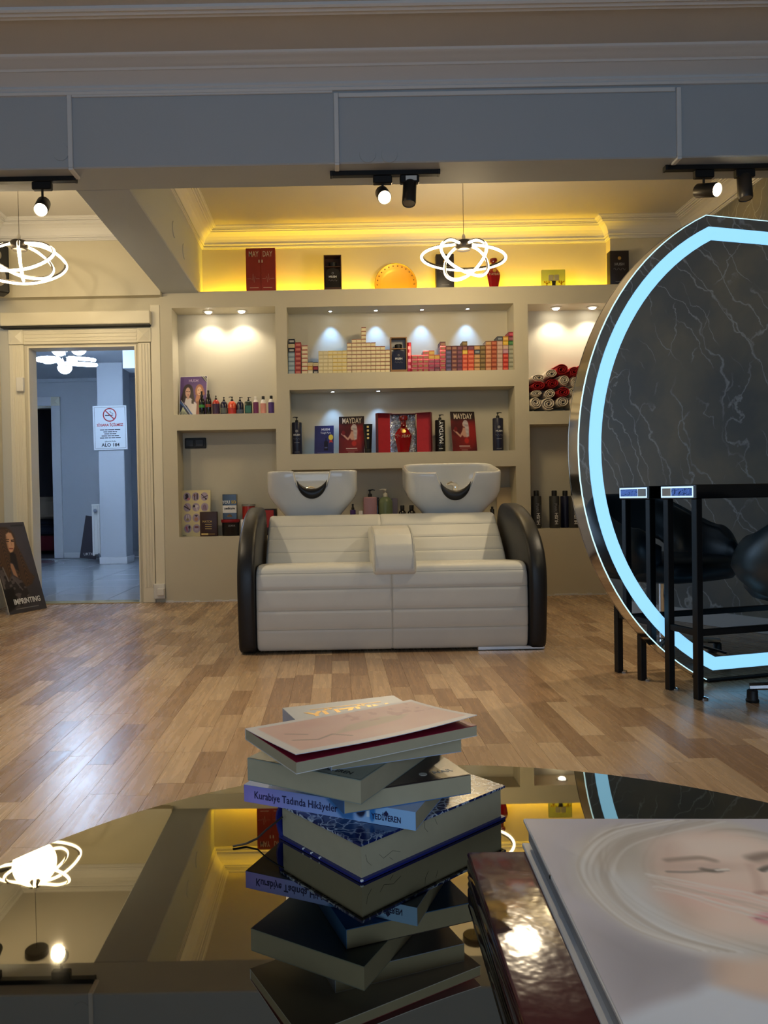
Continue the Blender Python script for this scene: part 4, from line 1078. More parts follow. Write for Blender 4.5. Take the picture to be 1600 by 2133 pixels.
# purple poster with two women
def women_poster():
    p = Paint(90, 130, (92, 66, 122), 1.43)
    p.put(p.noise(3, 3, 3), (120, 92, 150), .5)
    p.put(p.poly([(.78, 1), (1, 1), (1, .84), (.9, .9)], .01), (40, 38, 48)); p.put(p.line([(.84, 1), (1, .86)], .012), (190, 190, 170)); p.put(p.line([(.9, 1), (1, .92)], .012), (190, 190, 170))
    hair = p.ell(.30, .64, .19, .17, .1) + p.poly([(.12, .66), (.03, .45), (.05, .36), (.2, .34), (.45, .34), (.52, .30), (.56, .38), (.50, .6), (.44, .7)], .03)
    p.put(hair, (52, 38, 40)); p.put(p.poly([(.22, .46), (.40, .46), (.56, .34), (.60, .0), (.30, 0), (.16, .28)], .02), (222, 212, 208))
    p.put(p.poly([(.44, .40), (.53, .40), (.52, .30), (.44, .32)], .02), (52, 38, 40))
    p.put(p.ell(.295, .60, .098, .13, .12), (216, 172, 150)); p.put(p.poly([(.25, .50), (.35, .50), (.36, .44), (.28, .42)], .02), (206, 160, 138))
    p.put(p.ell(.26, .625, .03, .008, .4), (70, 46, 44)); p.put(p.ell(.345, .62, .03, .008, .4), (70, 46, 44)); p.put(p.ell(.31, .535, .035, .010, .3), (176, 90, 88))
    h2 = p.ell(.73, .66, .15, .14, .1) + p.poly([(.58, .66), (.58, .54), (.68, .5), (.86, .5), (.94, .55), (.88, .68)], .04)
    p.put(h2, (178, 118, 86)); p.put(p.ell(.725, .63, .088, .11, .12), (226, 184, 152))
    p.put(p.poly([(.62, .52), (.82, .52), (.90, .36), (.66, .26), (.58, .40)], .03), (196, 132, 100)); p.put(p.poly([(.62, .36), (.94, .40), (.92, .12), (.72, 0), (.62, .0)], .02), (150, 92, 72))
    p.put(p.poly([(.56, .36), (.64, .30), (.62, .0), (.52, .0)], .02), (222, 212, 208))
    p.put(p.ell(.69, .655, .025, .007, .4), (80, 52, 44)); p.put(p.ell(.77, .655, .025, .007, .4), (80, 52, 44)); p.put(p.ell(.73, .57, .03, .010, .3), (180, 88, 84))
    p.put(p.poly([(0, .40), (.26, .26), (.52, .0), (0, 0)], .015), (30, 40, 70)); p.put(p.line([(0, .36), (.26, .2), (.5, 0)], .035), (70, 104, 168))
    for k in range(6): p.put(p.line([(.12, .22), (-.02 + k * .07, 0)], .012), (200, 206, 170))
    p.put(p.line([(.05, .4), (.42, .03)], .008), (230, 232, 236))
    return p
pw, ph = .225, .335
pp = base(404, za, 6.285)
t = thing('advert_card', 'purple hair advert card with two women leaning in the niche', 'poster', (pp.x, 6.235, za), math.radians(-5))
T = Matrix.Rotation(-.16, 4, 'X')
MB().box(-pw / 2, 0, 0, pw / 2, .004, ph, T=T).build('card', mat('card_white', (230, 226, 228), .5), t)
o = obj('print', women_poster().mesh('print', pw - .006, ph - .006, print_mat(.35)), t, T @ Vector((0, -.0006, .003)), (-.16, 0, 0))
text('HUSH', .034, mat('lilac_print', (214, 190, 222), .5), t, T @ Vector((.0, -.0016, ph * .885)), (PI / 2 - .16, 0, 0), sx=.9)

# ---- switch plate and goods in niche B
zb = NICHE['B'][2]
c = base(402, 1.24, ND - .001)
t = thing('switch_plate', 'black double switch plate high in the pedicure-goods niche', 'switch', (NICHE['B'][0] + .105, ND, 1.235))
MB().rbox(-.088, -.012, 0, .088, -.0005, .085, .004, 1).build('plate', m_blackp, t)
for s_ in (-.048, .03): MB().rbox(s_ - .03, -.017, .014, s_ + .035, -.0121, .07, .003, 1).build('rocker', mat('rocker_grey', (48, 48, 52), .4), t)
def icon_board():
    p = Paint(120, 186, (226, 212, 160), 1.55)
    cen = [(.22 + .29 * i + .01 * j, .86 - .232 * j) for j in range(4) for i in range(3)]
    dk = (52, 34, 44); sk = (180, 130, 110)
    for k, (x, y) in enumerate(cen):
        p.put(p.ell(x, y, .125, .093, .06), (178, 160, 180))
        if k == 0: p.put(p.ell(x - .01, y + .03, .05, .04, .1), dk); p.put(p.poly([(x - .07, y - .05), (x + .04, y - .05), (x + .05, y + .02), (x - .04, y + .02)], .01), dk); p.put(p.ell(x + .05, y - .05, .05, .03, .2), (196, 120, 130))
        if k == 1: p.put(p.ell(x - .04, y + .03, .035, .035, .1), (130, 90, 80)); p.put(p.line([(x - .04, y), (x - .03, y - .07)], .014), dk); p.put(p.line([(x + .05, y + .06), (x + .05, y - .05)], .02), dk)
        if k == 2: p.put(p.line([(x - .1, y + .05), (x + .07, y - .06)], .013), dk); p.put(p.line([(x + .1, y + .02), (x - .06, y - .03)], .013), dk); p.put(p.ell(x + .05, y - .05, .03, .02, .2), dk)
        if k == 3: p.put(p.line([(x - .09, y + .02), (x + .08, y - .05)], .018), dk); p.put(p.line([(x - .05, y + .06), (x + .06, y - .03)], .014), (140, 100, 90))
        if k == 4: p.put(p.ell(x, y + .02, .08, .03, .1), (225, 215, 215)); p.put(p.rect(x - .1, y, x - .03, y + .05), dk); p.put(p.line([(x + .02, y), (x + .04, y - .07)], .016), (225, 215, 215))
        if k == 5:
            for q in range(4): p.put(p.line([(x - .05 + q * .03, y + .06 - abs(q - 1.5) * .02), (x - .06 + q * .04, y - .06)], .012), (120, 88, 112))
        if k == 6: p.put(p.ell(x, y - .035, .05, .03, .1), (150, 130, 100)); p.put(p.line([(x - .05, y - .03), (x - .03, y + .06)], .008), (235, 230, 225)); p.put(p.line([(x + .05, y - .03), (x + .03, y + .06)], .008), (235, 230, 225))
        if k == 7: p.put(p.ell(x, y - .03, .06, .045, .1), sk); p.put(p.poly([(x - .06, y + .06), (x + .06, y + .06), (x, y + .02)], .008), dk)
        if k == 9: p.put(p.poly([(x - .08, y + .03), (x - .02, y + .06), (x + .0, y - .07), (x - .03, y - .07)], .01), (170, 84, 110)); p.put(p.ell(x + .05, y + .03, .035, .035, .1), dk); p.put(p.line([(x + .05, y), (x + .03, y - .07)], .012), dk)
        if k == 10: p.put(p.ell(x, y + .03, .07, .02, .15), (120, 60, 60)); p.put(p.rect(x - .05, y - .04, x + .05, y), (196, 180, 190))
    p.put(p.rect(.08, .012, .2, .022), (90, 84, 70))
    return p
pos = base(408, zb, 6.235); bw = .245; bh = .375
t = thing('icon_board', 'cream board with round lilac beauty tool icons', 'board', (pos.x, 6.215, zb), 0)
T = Matrix.Rotation(-.12, 4, 'X')
MB().box(-bw / 2, 0, 0, bw / 2, .006, bh, T=T).build('board', mat('board_cream', (222, 208, 160), .5), t)
obj('print', icon_board().mesh('print', bw - .002, bh - .002, print_mat(.45)), t, T @ Vector((0, -.0007, .001)), (-.12, 0, 0))
def gable(name, lab, px0, px1, py0, z, y, d, m, cat='box', rz=0, r=.004):
    pos = base((px0 + px1) / 2, z, y); pos.z = z
    w = (px1 - px0) / FPX * (y - d / 2); h = top_z((px0 + px1) / 2, py0, y - d / 2) - z
    t = thing(name, lab, cat, pos, rz)
    MB().rbox(-w / 2, -d / 2, 0, w / 2, d / 2, h, r, 2).build('body', m, t, smooth=40)
    return t, w, h
t, w, h = gable('powder_pouch', 'dark brown powder pouch with gold lettering before the icon board', 418, 454, 1066, zb, 6.15, .05, mat('pouch_brown', (62, 38, 34), .45))
text('MATCH', .024, m_gold, t, (-.01, -.0256, h * .60), sx=.9); MB().box(-w * .42, -.0262, .012, -w * .02, -.0255, .026).build('gold_strip', m_gold, t); MB().box(0, -.0262, .014, w * .36, -.0255, .024).build('gold_strip', mat('gold_dim', (120, 92, 50), .5), t)
for k in range(3): MB().box(-w * .2, -.0262, h * (.48 - .09 * k), w * .18, -.0255, h * (.50 - .09 * k)).build('print_line', m_gold, t)
# jar and box on top
pos = base(481, zb, 6.18); jr = 18.5 / FPX * 6.14
jar = thing('cream_jar', 'black jar with red lid under the tall black and white box', 'jar', (pos.x, 6.18, zb))
MB().lathe([(jr * .92, 0), (jr * .95, .004), (jr * .97, .105), (jr, .108)], 28).build('body', mat('jar_black', (26, 26, 30), .35), jar, smooth=40)
MB().lathe([(jr * 1.05, .1085), (jr * 1.07, .112), (jr * 1.07, .128), (jr * 1.02, .132), (0, .132)], 28).build('lid', mat('lid_red', (150, 34, 40), .4), jar, smooth=40)
text('LEARK', .020, m_gprint, jar, (.018, -jr * 1.0 - .0005, .082))
w = .112
t = thing('pedicure_box', 'tall black and white pedicure box standing on the black jar', 'box', (pos.x, 6.18, zb + .1325))
MB().rbox(-w / 2, -.045, 0, w / 2, .045, .20, .002, 1).build('body', m_bk, t)
MB().box(-w / 2 + .001, -.0462, .052, w / 2 - .001, -.0452, .112).build('white_band', m_wprint, t)
text('YOU', .034, m_wprint, t, (-.026, -.0462, .137), bold=.001, sx=.85); text('SO', .034, mat('yellow_print', (226, 190, 60), .5), t, (.033, -.0462, .137), bold=.001, sx=.85)
text('pedicure', .026, m_ink, t, (0, -.0468, .088), bold=.0008, sx=.9); MB().prism([(-.025, .02), (.025, .02), (.012, .036), (0, .044), (-.012, .036)], -.0466, -.0456, 'y').build('emblem', mat('gold_dim', (120, 92, 50), .5), t)
t, w, h = gable('carton', 'plain white carton under the red jar, half hidden by the wash unit', 503, 535, 1082, zb, 6.2, .1, m_wprint)
t2 = thing('candle_jar', 'red jar with grey lid standing on the white carton', 'jar', (t.location.x, 6.2, zb + h + .0005))
jr2 = .052
MB().lathe([(jr2 * .9, 0), (jr2, .006), (jr2, .105)], 24).build('body', mat('jar_red', (176, 52, 46), .3), t2, smooth=40)
MB().lathe([(jr2 * 1.08, .1055), (jr2 * 1.08, .122), (0, .124)], 24).build('lid', mat('lid_grey', (150, 148, 140), .4), t2, smooth=40)
MB().tube([(jr2, 0, .095), (jr2 + .03, 0, .09), (jr2 + .032, 0, .05), (jr2, 0, .035)], .005, 8).build('handle', M['lid_grey'], t2, smooth=40)
t, w, h = gable('colour_box', 'black and red printed box lying behind the wash unit arm', 539, 577, 1060, zb, 6.2, .14, mat('box_black_red', (34, 20, 22), .4))
MB().box(-w * .1, -.0712, h * .3, w * .38, -.0702, h * .95).build('red_print', mat('red_print', (170, 44, 40), .5), t)

# ---- hair dye boxes in niche C
zc_ = NICHE['C'][2]
KND = {
 'lb': ((168, 188, 198), (120, 140, 152), (188, 204, 210)), 'bk': ((40, 40, 42), (24, 24, 26), (190, 188, 180)), 'cr': ((222, 206, 164), (60, 52, 44), (206, 190, 150)),
 'rd': ((176, 70, 66), (140, 46, 44), (206, 128, 112)), 'cs': ((226, 208, 172), (170, 50, 50), (238, 224, 194)), 'oy': ((222, 170, 80), (190, 130, 40), (232, 196, 120)),
 'wh': ((224, 214, 190), (190, 176, 150), (236, 228, 208)), 'dr': ((132, 34, 46), (100, 22, 34), (170, 70, 76)), 'pc': ((232, 220, 176), (214, 198, 150), (240, 230, 192)),
 'yl': ((234, 218, 164), (224, 190, 70), (240, 228, 180)), 'cm': ((232, 216, 176), (150, 84, 66), (240, 228, 192)),
 'cg': ((150, 40, 62), (226, 120, 130), (150, 116, 80)), 'mg': ((128, 36, 70), (210, 92, 112), (140, 84, 96)), 'ms': ((204, 158, 54), (196, 70, 60), (218, 176, 84)),
 'nv': ((62, 50, 100), (40, 34, 70), (100, 92, 140)), 'mr': ((112, 46, 54), (84, 30, 40), (160, 110, 90)), 'pl': ((100, 40, 68), (74, 28, 50), (130, 74, 96)),
 'or': ((216, 84, 56), (186, 60, 44), (232, 130, 100)), 'tn': ((196, 148, 96), (120, 84, 56), (212, 172, 124)), 'ob': ((124, 100, 56), (84, 66, 38), (150, 128, 84)),
 'st': ((204, 136, 96), (160, 90, 64), (220, 164, 128)), 'rs': ((176, 84, 56), (140, 60, 42), (200, 120, 88)), 'pb': ((206, 172, 156), (176, 140, 126), (216, 188, 174)),
 're': ((206, 62, 52), (170, 44, 40), (224, 110, 96)), 'sg': ((158, 160, 140), (124, 126, 110), (176, 178, 160)), 'gr': ((52, 112, 60), (36, 84, 46), (92, 146, 96)),
 'pm': ((140, 74, 92), (110, 50, 70), (164, 104, 118)), 'mz': ((180, 50, 76), (140, 34, 58), (206, 100, 116)), 'gy': ((70, 78, 90), (48, 54, 64), (150, 160, 170)), 'ye': ((226, 186, 60), (190, 150, 40), (236, 204, 100)), 'lp': ((190, 140, 160), (160, 110, 130), (206, 164, 180))}
NAMES = {'lb': 'light blue', 'bk': 'black', 'cr': 'cream', 'rd': 'brick red', 'cs': 'red-lidded cream', 'oy': 'amber', 'wh': 'off-white', 'dr': 'dark red', 'pc': 'plain pale cream', 'yl': 'yellow-edged cream', 'cm': 'brown-lidded cream',
         'cg': 'shiny crimson', 'mg': 'shiny magenta', 'ms': 'mustard', 'nv': 'navy violet', 'mr': 'maroon', 'pl': 'plum', 'or': 'orange red', 'tn': 'tan', 'ob': 'olive brown', 'st': 'salmon tan', 'rs': 'rust', 'pb': 'pinkish beige', 're': 'bright red', 'sg': 'sage grey',
         'gr': 'green', 'pm': 'dusky plum', 'mz': 'raspberry', 'gy': 'slate', 'ye': 'yellow', 'lp': 'lilac pink'}
_dye = {}
DW, DH, DD = .0388, .0303, .125
def dye_mesh(k, w, h):
    key = (k, round(w, 4), round(h, 4))
    if key not in _dye:
        a, b, c = KND[k]
        sh_ = k in ('cg', 'mg')
        mats = [mat('dye_' + k, a, .28 if sh_ else .45, .35 if sh_ else 0), mat('dye_edge_' + k, b, .2 if sh_ else .45, .6 if sh_ else 0), mat('dye_label_' + k, c, .45)]
        q = MB().box(-w / 2, 0, 0, w / 2, DD, h * .80, 0).box(-w / 2 - .0002, -.0004, h * .80, w / 2 + .0002, DD, h, 1)
        q.box(-w * .34, -.0006, h * .22, w * .38, -.0001, h * .66, 2)
        _dye[key] = q.mesh('dye_box', mats)
    return _dye[key]
ORD = ('first', 'second', 'third', 'fourth', 'fifth', 'sixth', 'seventh', 'eighth', 'ninth', 'tenth', 'eleventh', 'twelfth', 'thirteenth', 'fourteenth', 'fifteenth', 'sixteenth', 'seventeenth', 'eighteenth')
_colno = {}
def dye_stack(px0, px1, kinds, where, z=zc_, y=6.135, hh=DH, dy=0.0):
    pc = (px0 + px1) / 2; w = (px1 - px0) / FPX * y - .0012
    ci = _colno.get(where, 0); _colno[where] = ci + 1
    for i, k in enumerate(kinds):
        p_ = base(pc, z + i * hh, y)
        o = obj('dye_box', dye_mesh(k, w, hh - .0006), None, (p_.x + random.uniform(-.0004, .0004), y + dy + random.uniform(0, .004), z + .0003 + i * hh), (0, 0, random.uniform(-.012, .012)))
        tag(o, '%s dye box, %s column of the %s, %s from bottom' % (NAMES[k], ORD[ci], where, ORD[i]), 'box', 'dye boxes of the ' + where)
zx = lambda a: 580 + a / 5.714
zy = lambda a: 820 + a / 5.714
WL = 'mixed end stacks'
dye_stack(zx(118), zx(194), ['lb'] * 5 + ['bk', 'cr', 'bk'], WL, hh=.0352)
dye_stack(zx(198), zx(270), ['rd'] * 7, WL, hh=.0362)
dye_stack(zx(278), zx(348), ['cs'] * 7, WL, hh=.0325)
dye_stack(zx(350), zx(410), ['wh', 'oy', 'cr'], WL, hh=.0325)
dye_stack(zx(414), zx(474), ['bk', 'dr', 'cr'], WL, hh=.0315)
for i in range(6):
    kd = ['pc'] * 6 if i < 2 else (['pc'] * 4 + ['yl'] * 2 if i == 2 else ['yl'] * 6)
    dye_stack(zx(477 + i * 56.5), zx(533 + i * 56.5), kd, 'low even pile')
for i, n in enumerate((8, 9, 9, 12, 8, 8, 7, 7, 6)):
    dye_stack(zx(817 + i * 57), zx(873 + i * 57), ['cm'] * n, 'stepped tower')
WR = 'colourful mirror-side pile'
cols = [(215, 288, ['cg'] * 4), (289, 350, ['cg'] * 4), (351, 418, ['cg'] * 5), (419, 488, ['mg', 'mg', 'mg', 'ms', 'ms']), (489, 551, ['pl', 'mg', 'mg', 'ms']), (553, 621, ['cg'] * 6 + ['mr']),
        (623, 689, ['nv'] * 4 + ['nv', 'mr']), (691, 756, ['mr'] * 6), (758, 819, ['pl'] * 6), (821, 880, ['or'] * 4 + ['ye', 'mr', 'ob']), (885, 959, ['or'] * 5 + ['pl']), (962, 1029, ['tn'] * 4 + ['gy', 'tn']),
        (1031, 1094, ['ob'] * 6), (1097, 1164, ['st'] * 6 + ['tn']), (1167, 1230, ['rs'] * 7), (1233, 1299, ['pb'] * 7 + ['gy']), (1303, 1367, ['re'] * 4 + ['lp', 'pb', 'ye', 'oy']), (1370, 1432, ['sg'] * 6 + ['gr', 'pm', 'mz'])]
for a, b_, kd in cols: dye_stack(zy(a), zy(b_), kd, WR, hh=.0340)
t, w, h = gable('colour_chart', 'tall shiny red box standing beside the framed blue bottle', zy(161), zy(211), 713, zc_, 6.17, .07, mat('foil_red', (186, 40, 62), .25, .4))
for k in range(4): MB().rbox(-w * .3, -.0356, .03 + k * .05, w * .3, -.0352, .055 + k * .05, .0002, 1).build('print_patch', mat('foil_pink', (226, 140, 150), .25, .5), t)
# framed flacon boxes
m_wood_f = mat('frame_wood', (150, 112, 72), .5, var=.1, vs=30); m_wood_d = mat('frame_wood_dark', (72, 46, 30), .5)
def flacon_frame(lab, px0, px1, py0, z, y, m_f, m_b, d=.075):
    pos = base((px0 + px1) / 2, z, y + d / 2); pos.z = z; pos.y = y + d / 2
    w = (px1 - px0) / FPX * y; h = top_z((px0 + px1) / 2, py0, y) - z
    t = thing('presentation_frame', lab, 'display box', pos)
    b = .008
    MB().box(-w / 2, -d / 2, 0, w / 2, d / 2, h * .075).build('bottom_board', m_f, t)
    MB().box(-w / 2, -d / 2, h - b, w / 2, d / 2, h).build('top_board', m_f, t)
    for s_ in (-1, 1): MB().box(min(s_ * w / 2, s_ * (w / 2 - b)), -d / 2, h * .0751, max(s_ * w / 2, s_ * (w / 2 - b)), d / 2, h - b - .0002).build('side_board', m_f, t)
    MB().box(-w / 2 + b, -d / 2 + .004, h * .66, w / 2 - b, -d / 2 + .03, h * .685).build('cross_board', m_f, t)
    MB().box(-w / 2 + b, d / 2 - .004, h * .0752, w / 2 - b, d / 2 - .001, h - b - .0003).build('back_board', mat('frame_back', (180, 180, 178), .6) if m_f is m_wood_f else m_wood_d, t)
    # flacon inside
    f = thing('flacon', lab.replace('wooden frame box holding', 'round-shouldered flacon,').replace('presentation frame', 'frame') if False else ('navy flacon standing in the wooden frame among the dye boxes' if m_f is m_wood_f else 'black flacon standing in the dark wooden frame on the ledge'), 'bottle', (pos.x, pos.y, z + h * .0755))
    hw = w / 2 - b - .004; fh = h * .57
    prof = [(-hw, .004), (-hw + .004, 0), (hw - .004, 0), (hw, .004), (hw, fh * .72)] + [(hw * math.cos(a) * 1.0, fh * .72 + fh * .28 * math.sin(a)) for a in np.linspace(.15, PI - .15, 12)] + [(-hw, fh * .72)]
    MB().prism(prof, -.018, .022, 'y').build('body', m_b, f)
    MB().lathe([(hw * .32, 0), (hw * .32, fh * .06), (hw * .5, fh * .09), (hw * .55, fh * .28), (hw * .35, fh * .3), (0, fh * .3)], 16, T=Matrix.Translation((0, .002, fh * 1.0))).build('stopper', m_blackp, f, smooth=40)
    text('HUSH', hw * .42, m_wprint, f, (0, -.0186, fh * .56), bold=.0005)
    text('Argan Oil', hw * .36, m_gprint, f, (0, -.0186, fh * .38), shear=.3) if False else MB().tube([(hw * (-.6 + .12 * k), -.0186, fh * .38 + hw * .12 * math.sin(k * 1.9)) for k in range(11)], .0009, 4).build('script_line', m_gprint, f)
    MB().lathe([(hw * .15, 0), (hw * .15, .0006), (hw * .10, .0007), (hw * .10, 0)], 12, T=Matrix.Translation((0, -.018, fh * .74)) @ Matrix.Rotation(PI / 2, 4, 'X')).build('emblem', m_gprint, f)
    return t
m_navy = mat('flacon_navy', (26, 30, 58), .15, coat=.5)
flacon_frame('light wooden frame box holding a navy flacon among the dye boxes', 813.5, 848, 702, zc_, 6.125, m_wood_f, m_navy)

# ---- ledge above the niches
zl = NZ1
y0 = 6.115
pos = base(545, zl, 6.155); w = 61 / FPX * y0; h = top_z(545, 517, y0) - zl
t = thing('gift_box', 'tall red double-door gift box at the doorway end of the ledge', 'gift box', (pos.x, 6.155, zl))
m_gred = mat('gift_red', (150, 48, 34), .4, var=.08, vs=20)
MB().rbox(-w / 2, -.035, 0, w / 2, .042, h, .002, 1).build('case', m_gred, t)
for s_ in (-1, 1):
    dr = MB().rbox(min(s_ * .0008, s_ * w / 2), -.041, 0.0005, max(s_ * .0008, s_ * w / 2), -.0352, h, .0015, 1).build('door', m_gred, t)
    MB().rbox(s_ * .012 - .005, -.0435, h * .66, s_ * .012 + .005, -.0412, h * .73, .001, 1).build('handle', mat('cream_print', (206, 186, 160), .5), dr)
    text('MAY' if s_ < 0 else 'DAY', .062, M['cream_print'], dr, (s_ * w * .235, -.0415, h * .86), sx=.62, bold=.0006)
    MB().tube([(s_ * w * q, -.0412, h * .29 + e_) for q, e_ in ((.05, 0), (.16, 0), (.20, .018), (.23, -.03), (.26, .04), (.29, -.012), (.33, 0), (.46, 0))], .0008, 4).build('pulse_line', M['cream_print'], dr)
    MB().box(min(s_ * w * .08, s_ * w * .38), -.0416, h * .075, max(s_ * w * .08, s_ * w * .38), -.0411, h * .085).build('small_print', M['cream_print'], dr)
flacon_frame('dark wooden frame box holding a black flacon on the ledge', 675.5, 712, 531, zl, 6.115, m_wood_d, mat('flacon_black', (22, 22, 26), .15, coat=.5))
# golden plate standing in the cove
pc = P(824, 594, 6.262)
t = thing('plate', 'ornate golden plate standing upright in the yellow cove', 'plate', (pc.x, 6.262, pc.z))
R0 = .172
m_plate = mat('plate_gold', (222, 168, 60), .35, .35)
Tp = Matrix.Rotation(PI / 2, 4, 'X')
MB().lathe([(0, .004), (R0 * .62, .004), (R0 * .68, .008), (R0 * .76, .012), (R0 * .98, .018), (R0, .02), (R0, .016), (R0 * .74, .006), (R0 * .62, 0), (0, 0)], 64, T=Tp).build('dish', m_plate, t, smooth=40)
MB().tube([(R0 * .985 * math.cos(2 * PI * i / 64), -.019, R0 * .985 * math.sin(2 * PI * i / 64)) for i in range(64)], .003, 6, True).build('rim', mat('plate_rim', (236, 196, 96), .25, .6), t, smooth=50)
mb = MB()
for k in range(26):
    a = 2 * PI * k / 26
    mb.lathe([(.006, 0), (.004, .0015), (0, .002)], 8, T=Matrix.Translation((R0 * .87 * math.cos(a), -.0155, R0 * .87 * math.sin(a))) @ Tp)
tag(mb.build('rim_ornament', mat('plate_dark', (130, 92, 30), .5), t), kind='stuff')
m_sbox = mat('slate_box', (36, 32, 36), .4)
for (px0, px1, py, lb) in ((908, 945, 529, 'dark tall box on the ledge behind the ring pendant'), (1268, 1307, 522, 'dark tall box on the ledge beside the mirror')):
    t, w, h = gable('tall_box', lb, px0, px1, py, zl, 6.155, .075, m_sbox, r=.0015)
    text('HUSH', w * .2, m_gprint, t, (0, -.0381, h * .60), bold=.0006)
    MB().tube([(w * (-.32 + .064 * k), -.0379, h * .46 + w * .07 * math.sin(k * 1.9)) for k in range(11)], .0010, 4).build('script_line', m_gprint, t)
    MB().lathe([(w * .1, 0), (w * .1, .0006), (w * .05, .0006)], 6, T=Matrix.Translation((0, -.0376, h * .78)) @ Matrix.Rotation(PI / 2, 4, 'X')).build('emblem', m_gold, t)
    MB().box(-w * .22, -.0381, h * .09, w * .22, -.0376, h * .10).build('small_print', m_gprint, t)
def flask(lab, pos, w, h, d=.05):
    t = thing('red_flask', lab, 'bottle', pos)
    m_rf = mat('red_glass', (196, 14, 22), .06, trans=.75, ior=1.4); m_rd = M.get('red_body') or mat('red_body', (150, 10, 20), .12, coat=.6)
    r = w / 2
    pr = [(r * .58, 0), (r * .66, h * .015), (r * .95, h * .36), (r, h * .46), (r * .94, h * .52), (r * .62, h * .63), (r * .34, h * .68), (r * .28, h * .72)]
    MB().lathe(pr, 8, sy=d / w, T=Matrix.Rotation(PI / 8, 4, 'Z')).build('body', m_rd, t, smooth=25)
    MB().lathe([(r * .34, h * .72), (r * .30, h * .74), (r * .30, h * .86), (r * .42, h * .87), (r * .5, h * .93), (r * .44, h), (0, h)], 14).build('stopper', M.get('flask_stopper') or mat('flask_stopper', (120, 24, 26), .2, coat=.5), t, smooth=40)
    MB().tube([(r * .40 * math.cos(a), r * .3 * math.sin(a) - .004, h * .69 - .012 * max(0, -math.sin(a))) for a in np.linspace(0, 2 * PI, 20)[:-1]], .002, 6, True).build('chain', m_gold, t)
    MB().lathe([(w * .12, 0), (w * .12, .003), (w * .09, .004), (0, .004)], 16, T=Matrix.Translation((0, -d * .40, h * .575)) @ Matrix.Rotation(PI / 2 - .35, 4, 'X')).build('medal', m_gold, t, smooth=40)
    text('MAYDAY', w * .2, M['cream_print'], t, (0, -d * .50 - .003, h * .44), sx=.85)
    return t
pos = base(1029, zl, 6.16); flask('faceted red glass flask on the ledge beside the ring pendant', pos, .125, .235, .07)
# green crystal award block with candlesticks
pos = base(1154, zl, 6.15)
t = thing('glass_award', 'green glass award block with gold ornaments on the ledge', 'award', (pos.x, 6.155, zl))
m_gg = mat('green_glass', (178, 200, 150), .05, trans=.85, ior=1.45)
w = .19; h = .142
MB().rbox(-w / 2, .0, 0.003, w / 2, .022, h, .006, 2).build('glass_block', m_gg, t)
MB().rbox(-w / 2, -.03, 0, w / 2, .03, .0028, .001, 1).build('base', mat('award_base', (210, 180, 90), .2, .6), t)
for s_ in (-1, 1):
    MB().rbox(min(s_ * .002, s_ * .042), -.006, .052, max(s_ * .002, s_ * .042), -.0005, .098, .002, 1).build('book_page', mat('award_page', (190, 180, 140), .4), t)
    q = MB().lathe([(.016, .003), (.008, .01), (.004, .02), (.01, .03), (.004, .035)], 12, T=Matrix.Translation((s_ * .058, -.012, 0)))
    for dx in (-.018, 0, .018): q.lathe([(.003, .034), (.008, .042), (.003, .046), (.003, .05)], 8, T=Matrix.Translation((s_ * .058 + dx, -.012, 0)))
    q.tube([(s_ * .058 - .018, -.012, .036), (s_ * .058, -.012, .026), (s_ * .058 + .018, -.012, .036)], .002, 6)
    q.build('gold_ornament', mat('ornament_gold', (230, 186, 60), .25, .8), t, smooth=40)
MB().prism([(-.024, .003), (.024, .003), (.012, .02), (.016, .05), (-.016, .05), (-.012, .02)], -.008, -.001, 'y').build('stand', mat('dark_stand', (46, 40, 30), .4), t)

# ---- pump bottle niche D
zd = NICHE['D'][2]; yd = 6.19
def big_pump(lab, px0, px1, py_shoulder, m, nd, txt=None, vertical=False, nm='pump_bottle'):
    pos = base((px0 + px1) / 2, zd, yd); w = (px1 - px0) / FPX * (yd - .03); h = top_z((px0 + px1) / 2, py_shoulder, yd) - zd
    t = bottle(nm, lab, pos, w, h, m, 'cyl', 'pump', m_blackp, nd=nd)
    r = w / 2
    if vertical:
        text('MAYDAY', .046, m_wprint, t, (.006, -r - .0006, h * .60), (PI / 2, -PI / 2, 0), sx=.95, bold=.0008)
        MB().tube([(r * (-.7 + .2 * k), -r - .0002, h * .2 + (0, .004, -.008, .012, -.01, .006, 0, 0)[k]) for k in range(8)], .0007, 4).build('pulse_line', m_gprint, t)
        text('HUSH', .012, m_wprint, t, (0, -r - .0006, h * .1), bold=.0003)
    else:
        MB().lathe([(.012, 0), (.012, .0006), (.006, .0006)], 8, T=Matrix.Translation((0, -r * .99, h * .72)) @ Matrix.Rotation(PI / 2, 4, 'X')).build('emblem', m_gprint, t)
        text('HUSH', .020, m_wprint, t, (0, -r - .0006, h * .60), bold=.0005)
        MB().tube([(r * (-.7 + .14 * k), -r - .0002, h * .48 + .006 * math.sin(k * 1.9)) for k in range(11)], .0009, 4).build('script_line', m_gprint, t)
        MB().box(-r * .5, -r - .0008, h * .36, r * .5, -r - .0002, h * .37).build('print_line', m_gprint, t)
        MB().box(-r * .5, -r - .0008, h * .07, r * .5, -r - .0002, h * .08).build('print_line', m_gprint, t)
    return t
m_nb = mat('pump_navy', (32, 36, 62), .35)
big_pump('navy pump bottle at the doorway end of its niche', 609, 630, 880, m_nb, -1)
big_pump('black pump bottle with upright white lettering', 907, 928, 875, mat('pump_black', (22, 22, 24), .35), 1, vertical=True)
big_pump('navy pump bottle at the mirror end of its niche', 1027, 1049, 871, m_nb, 1)
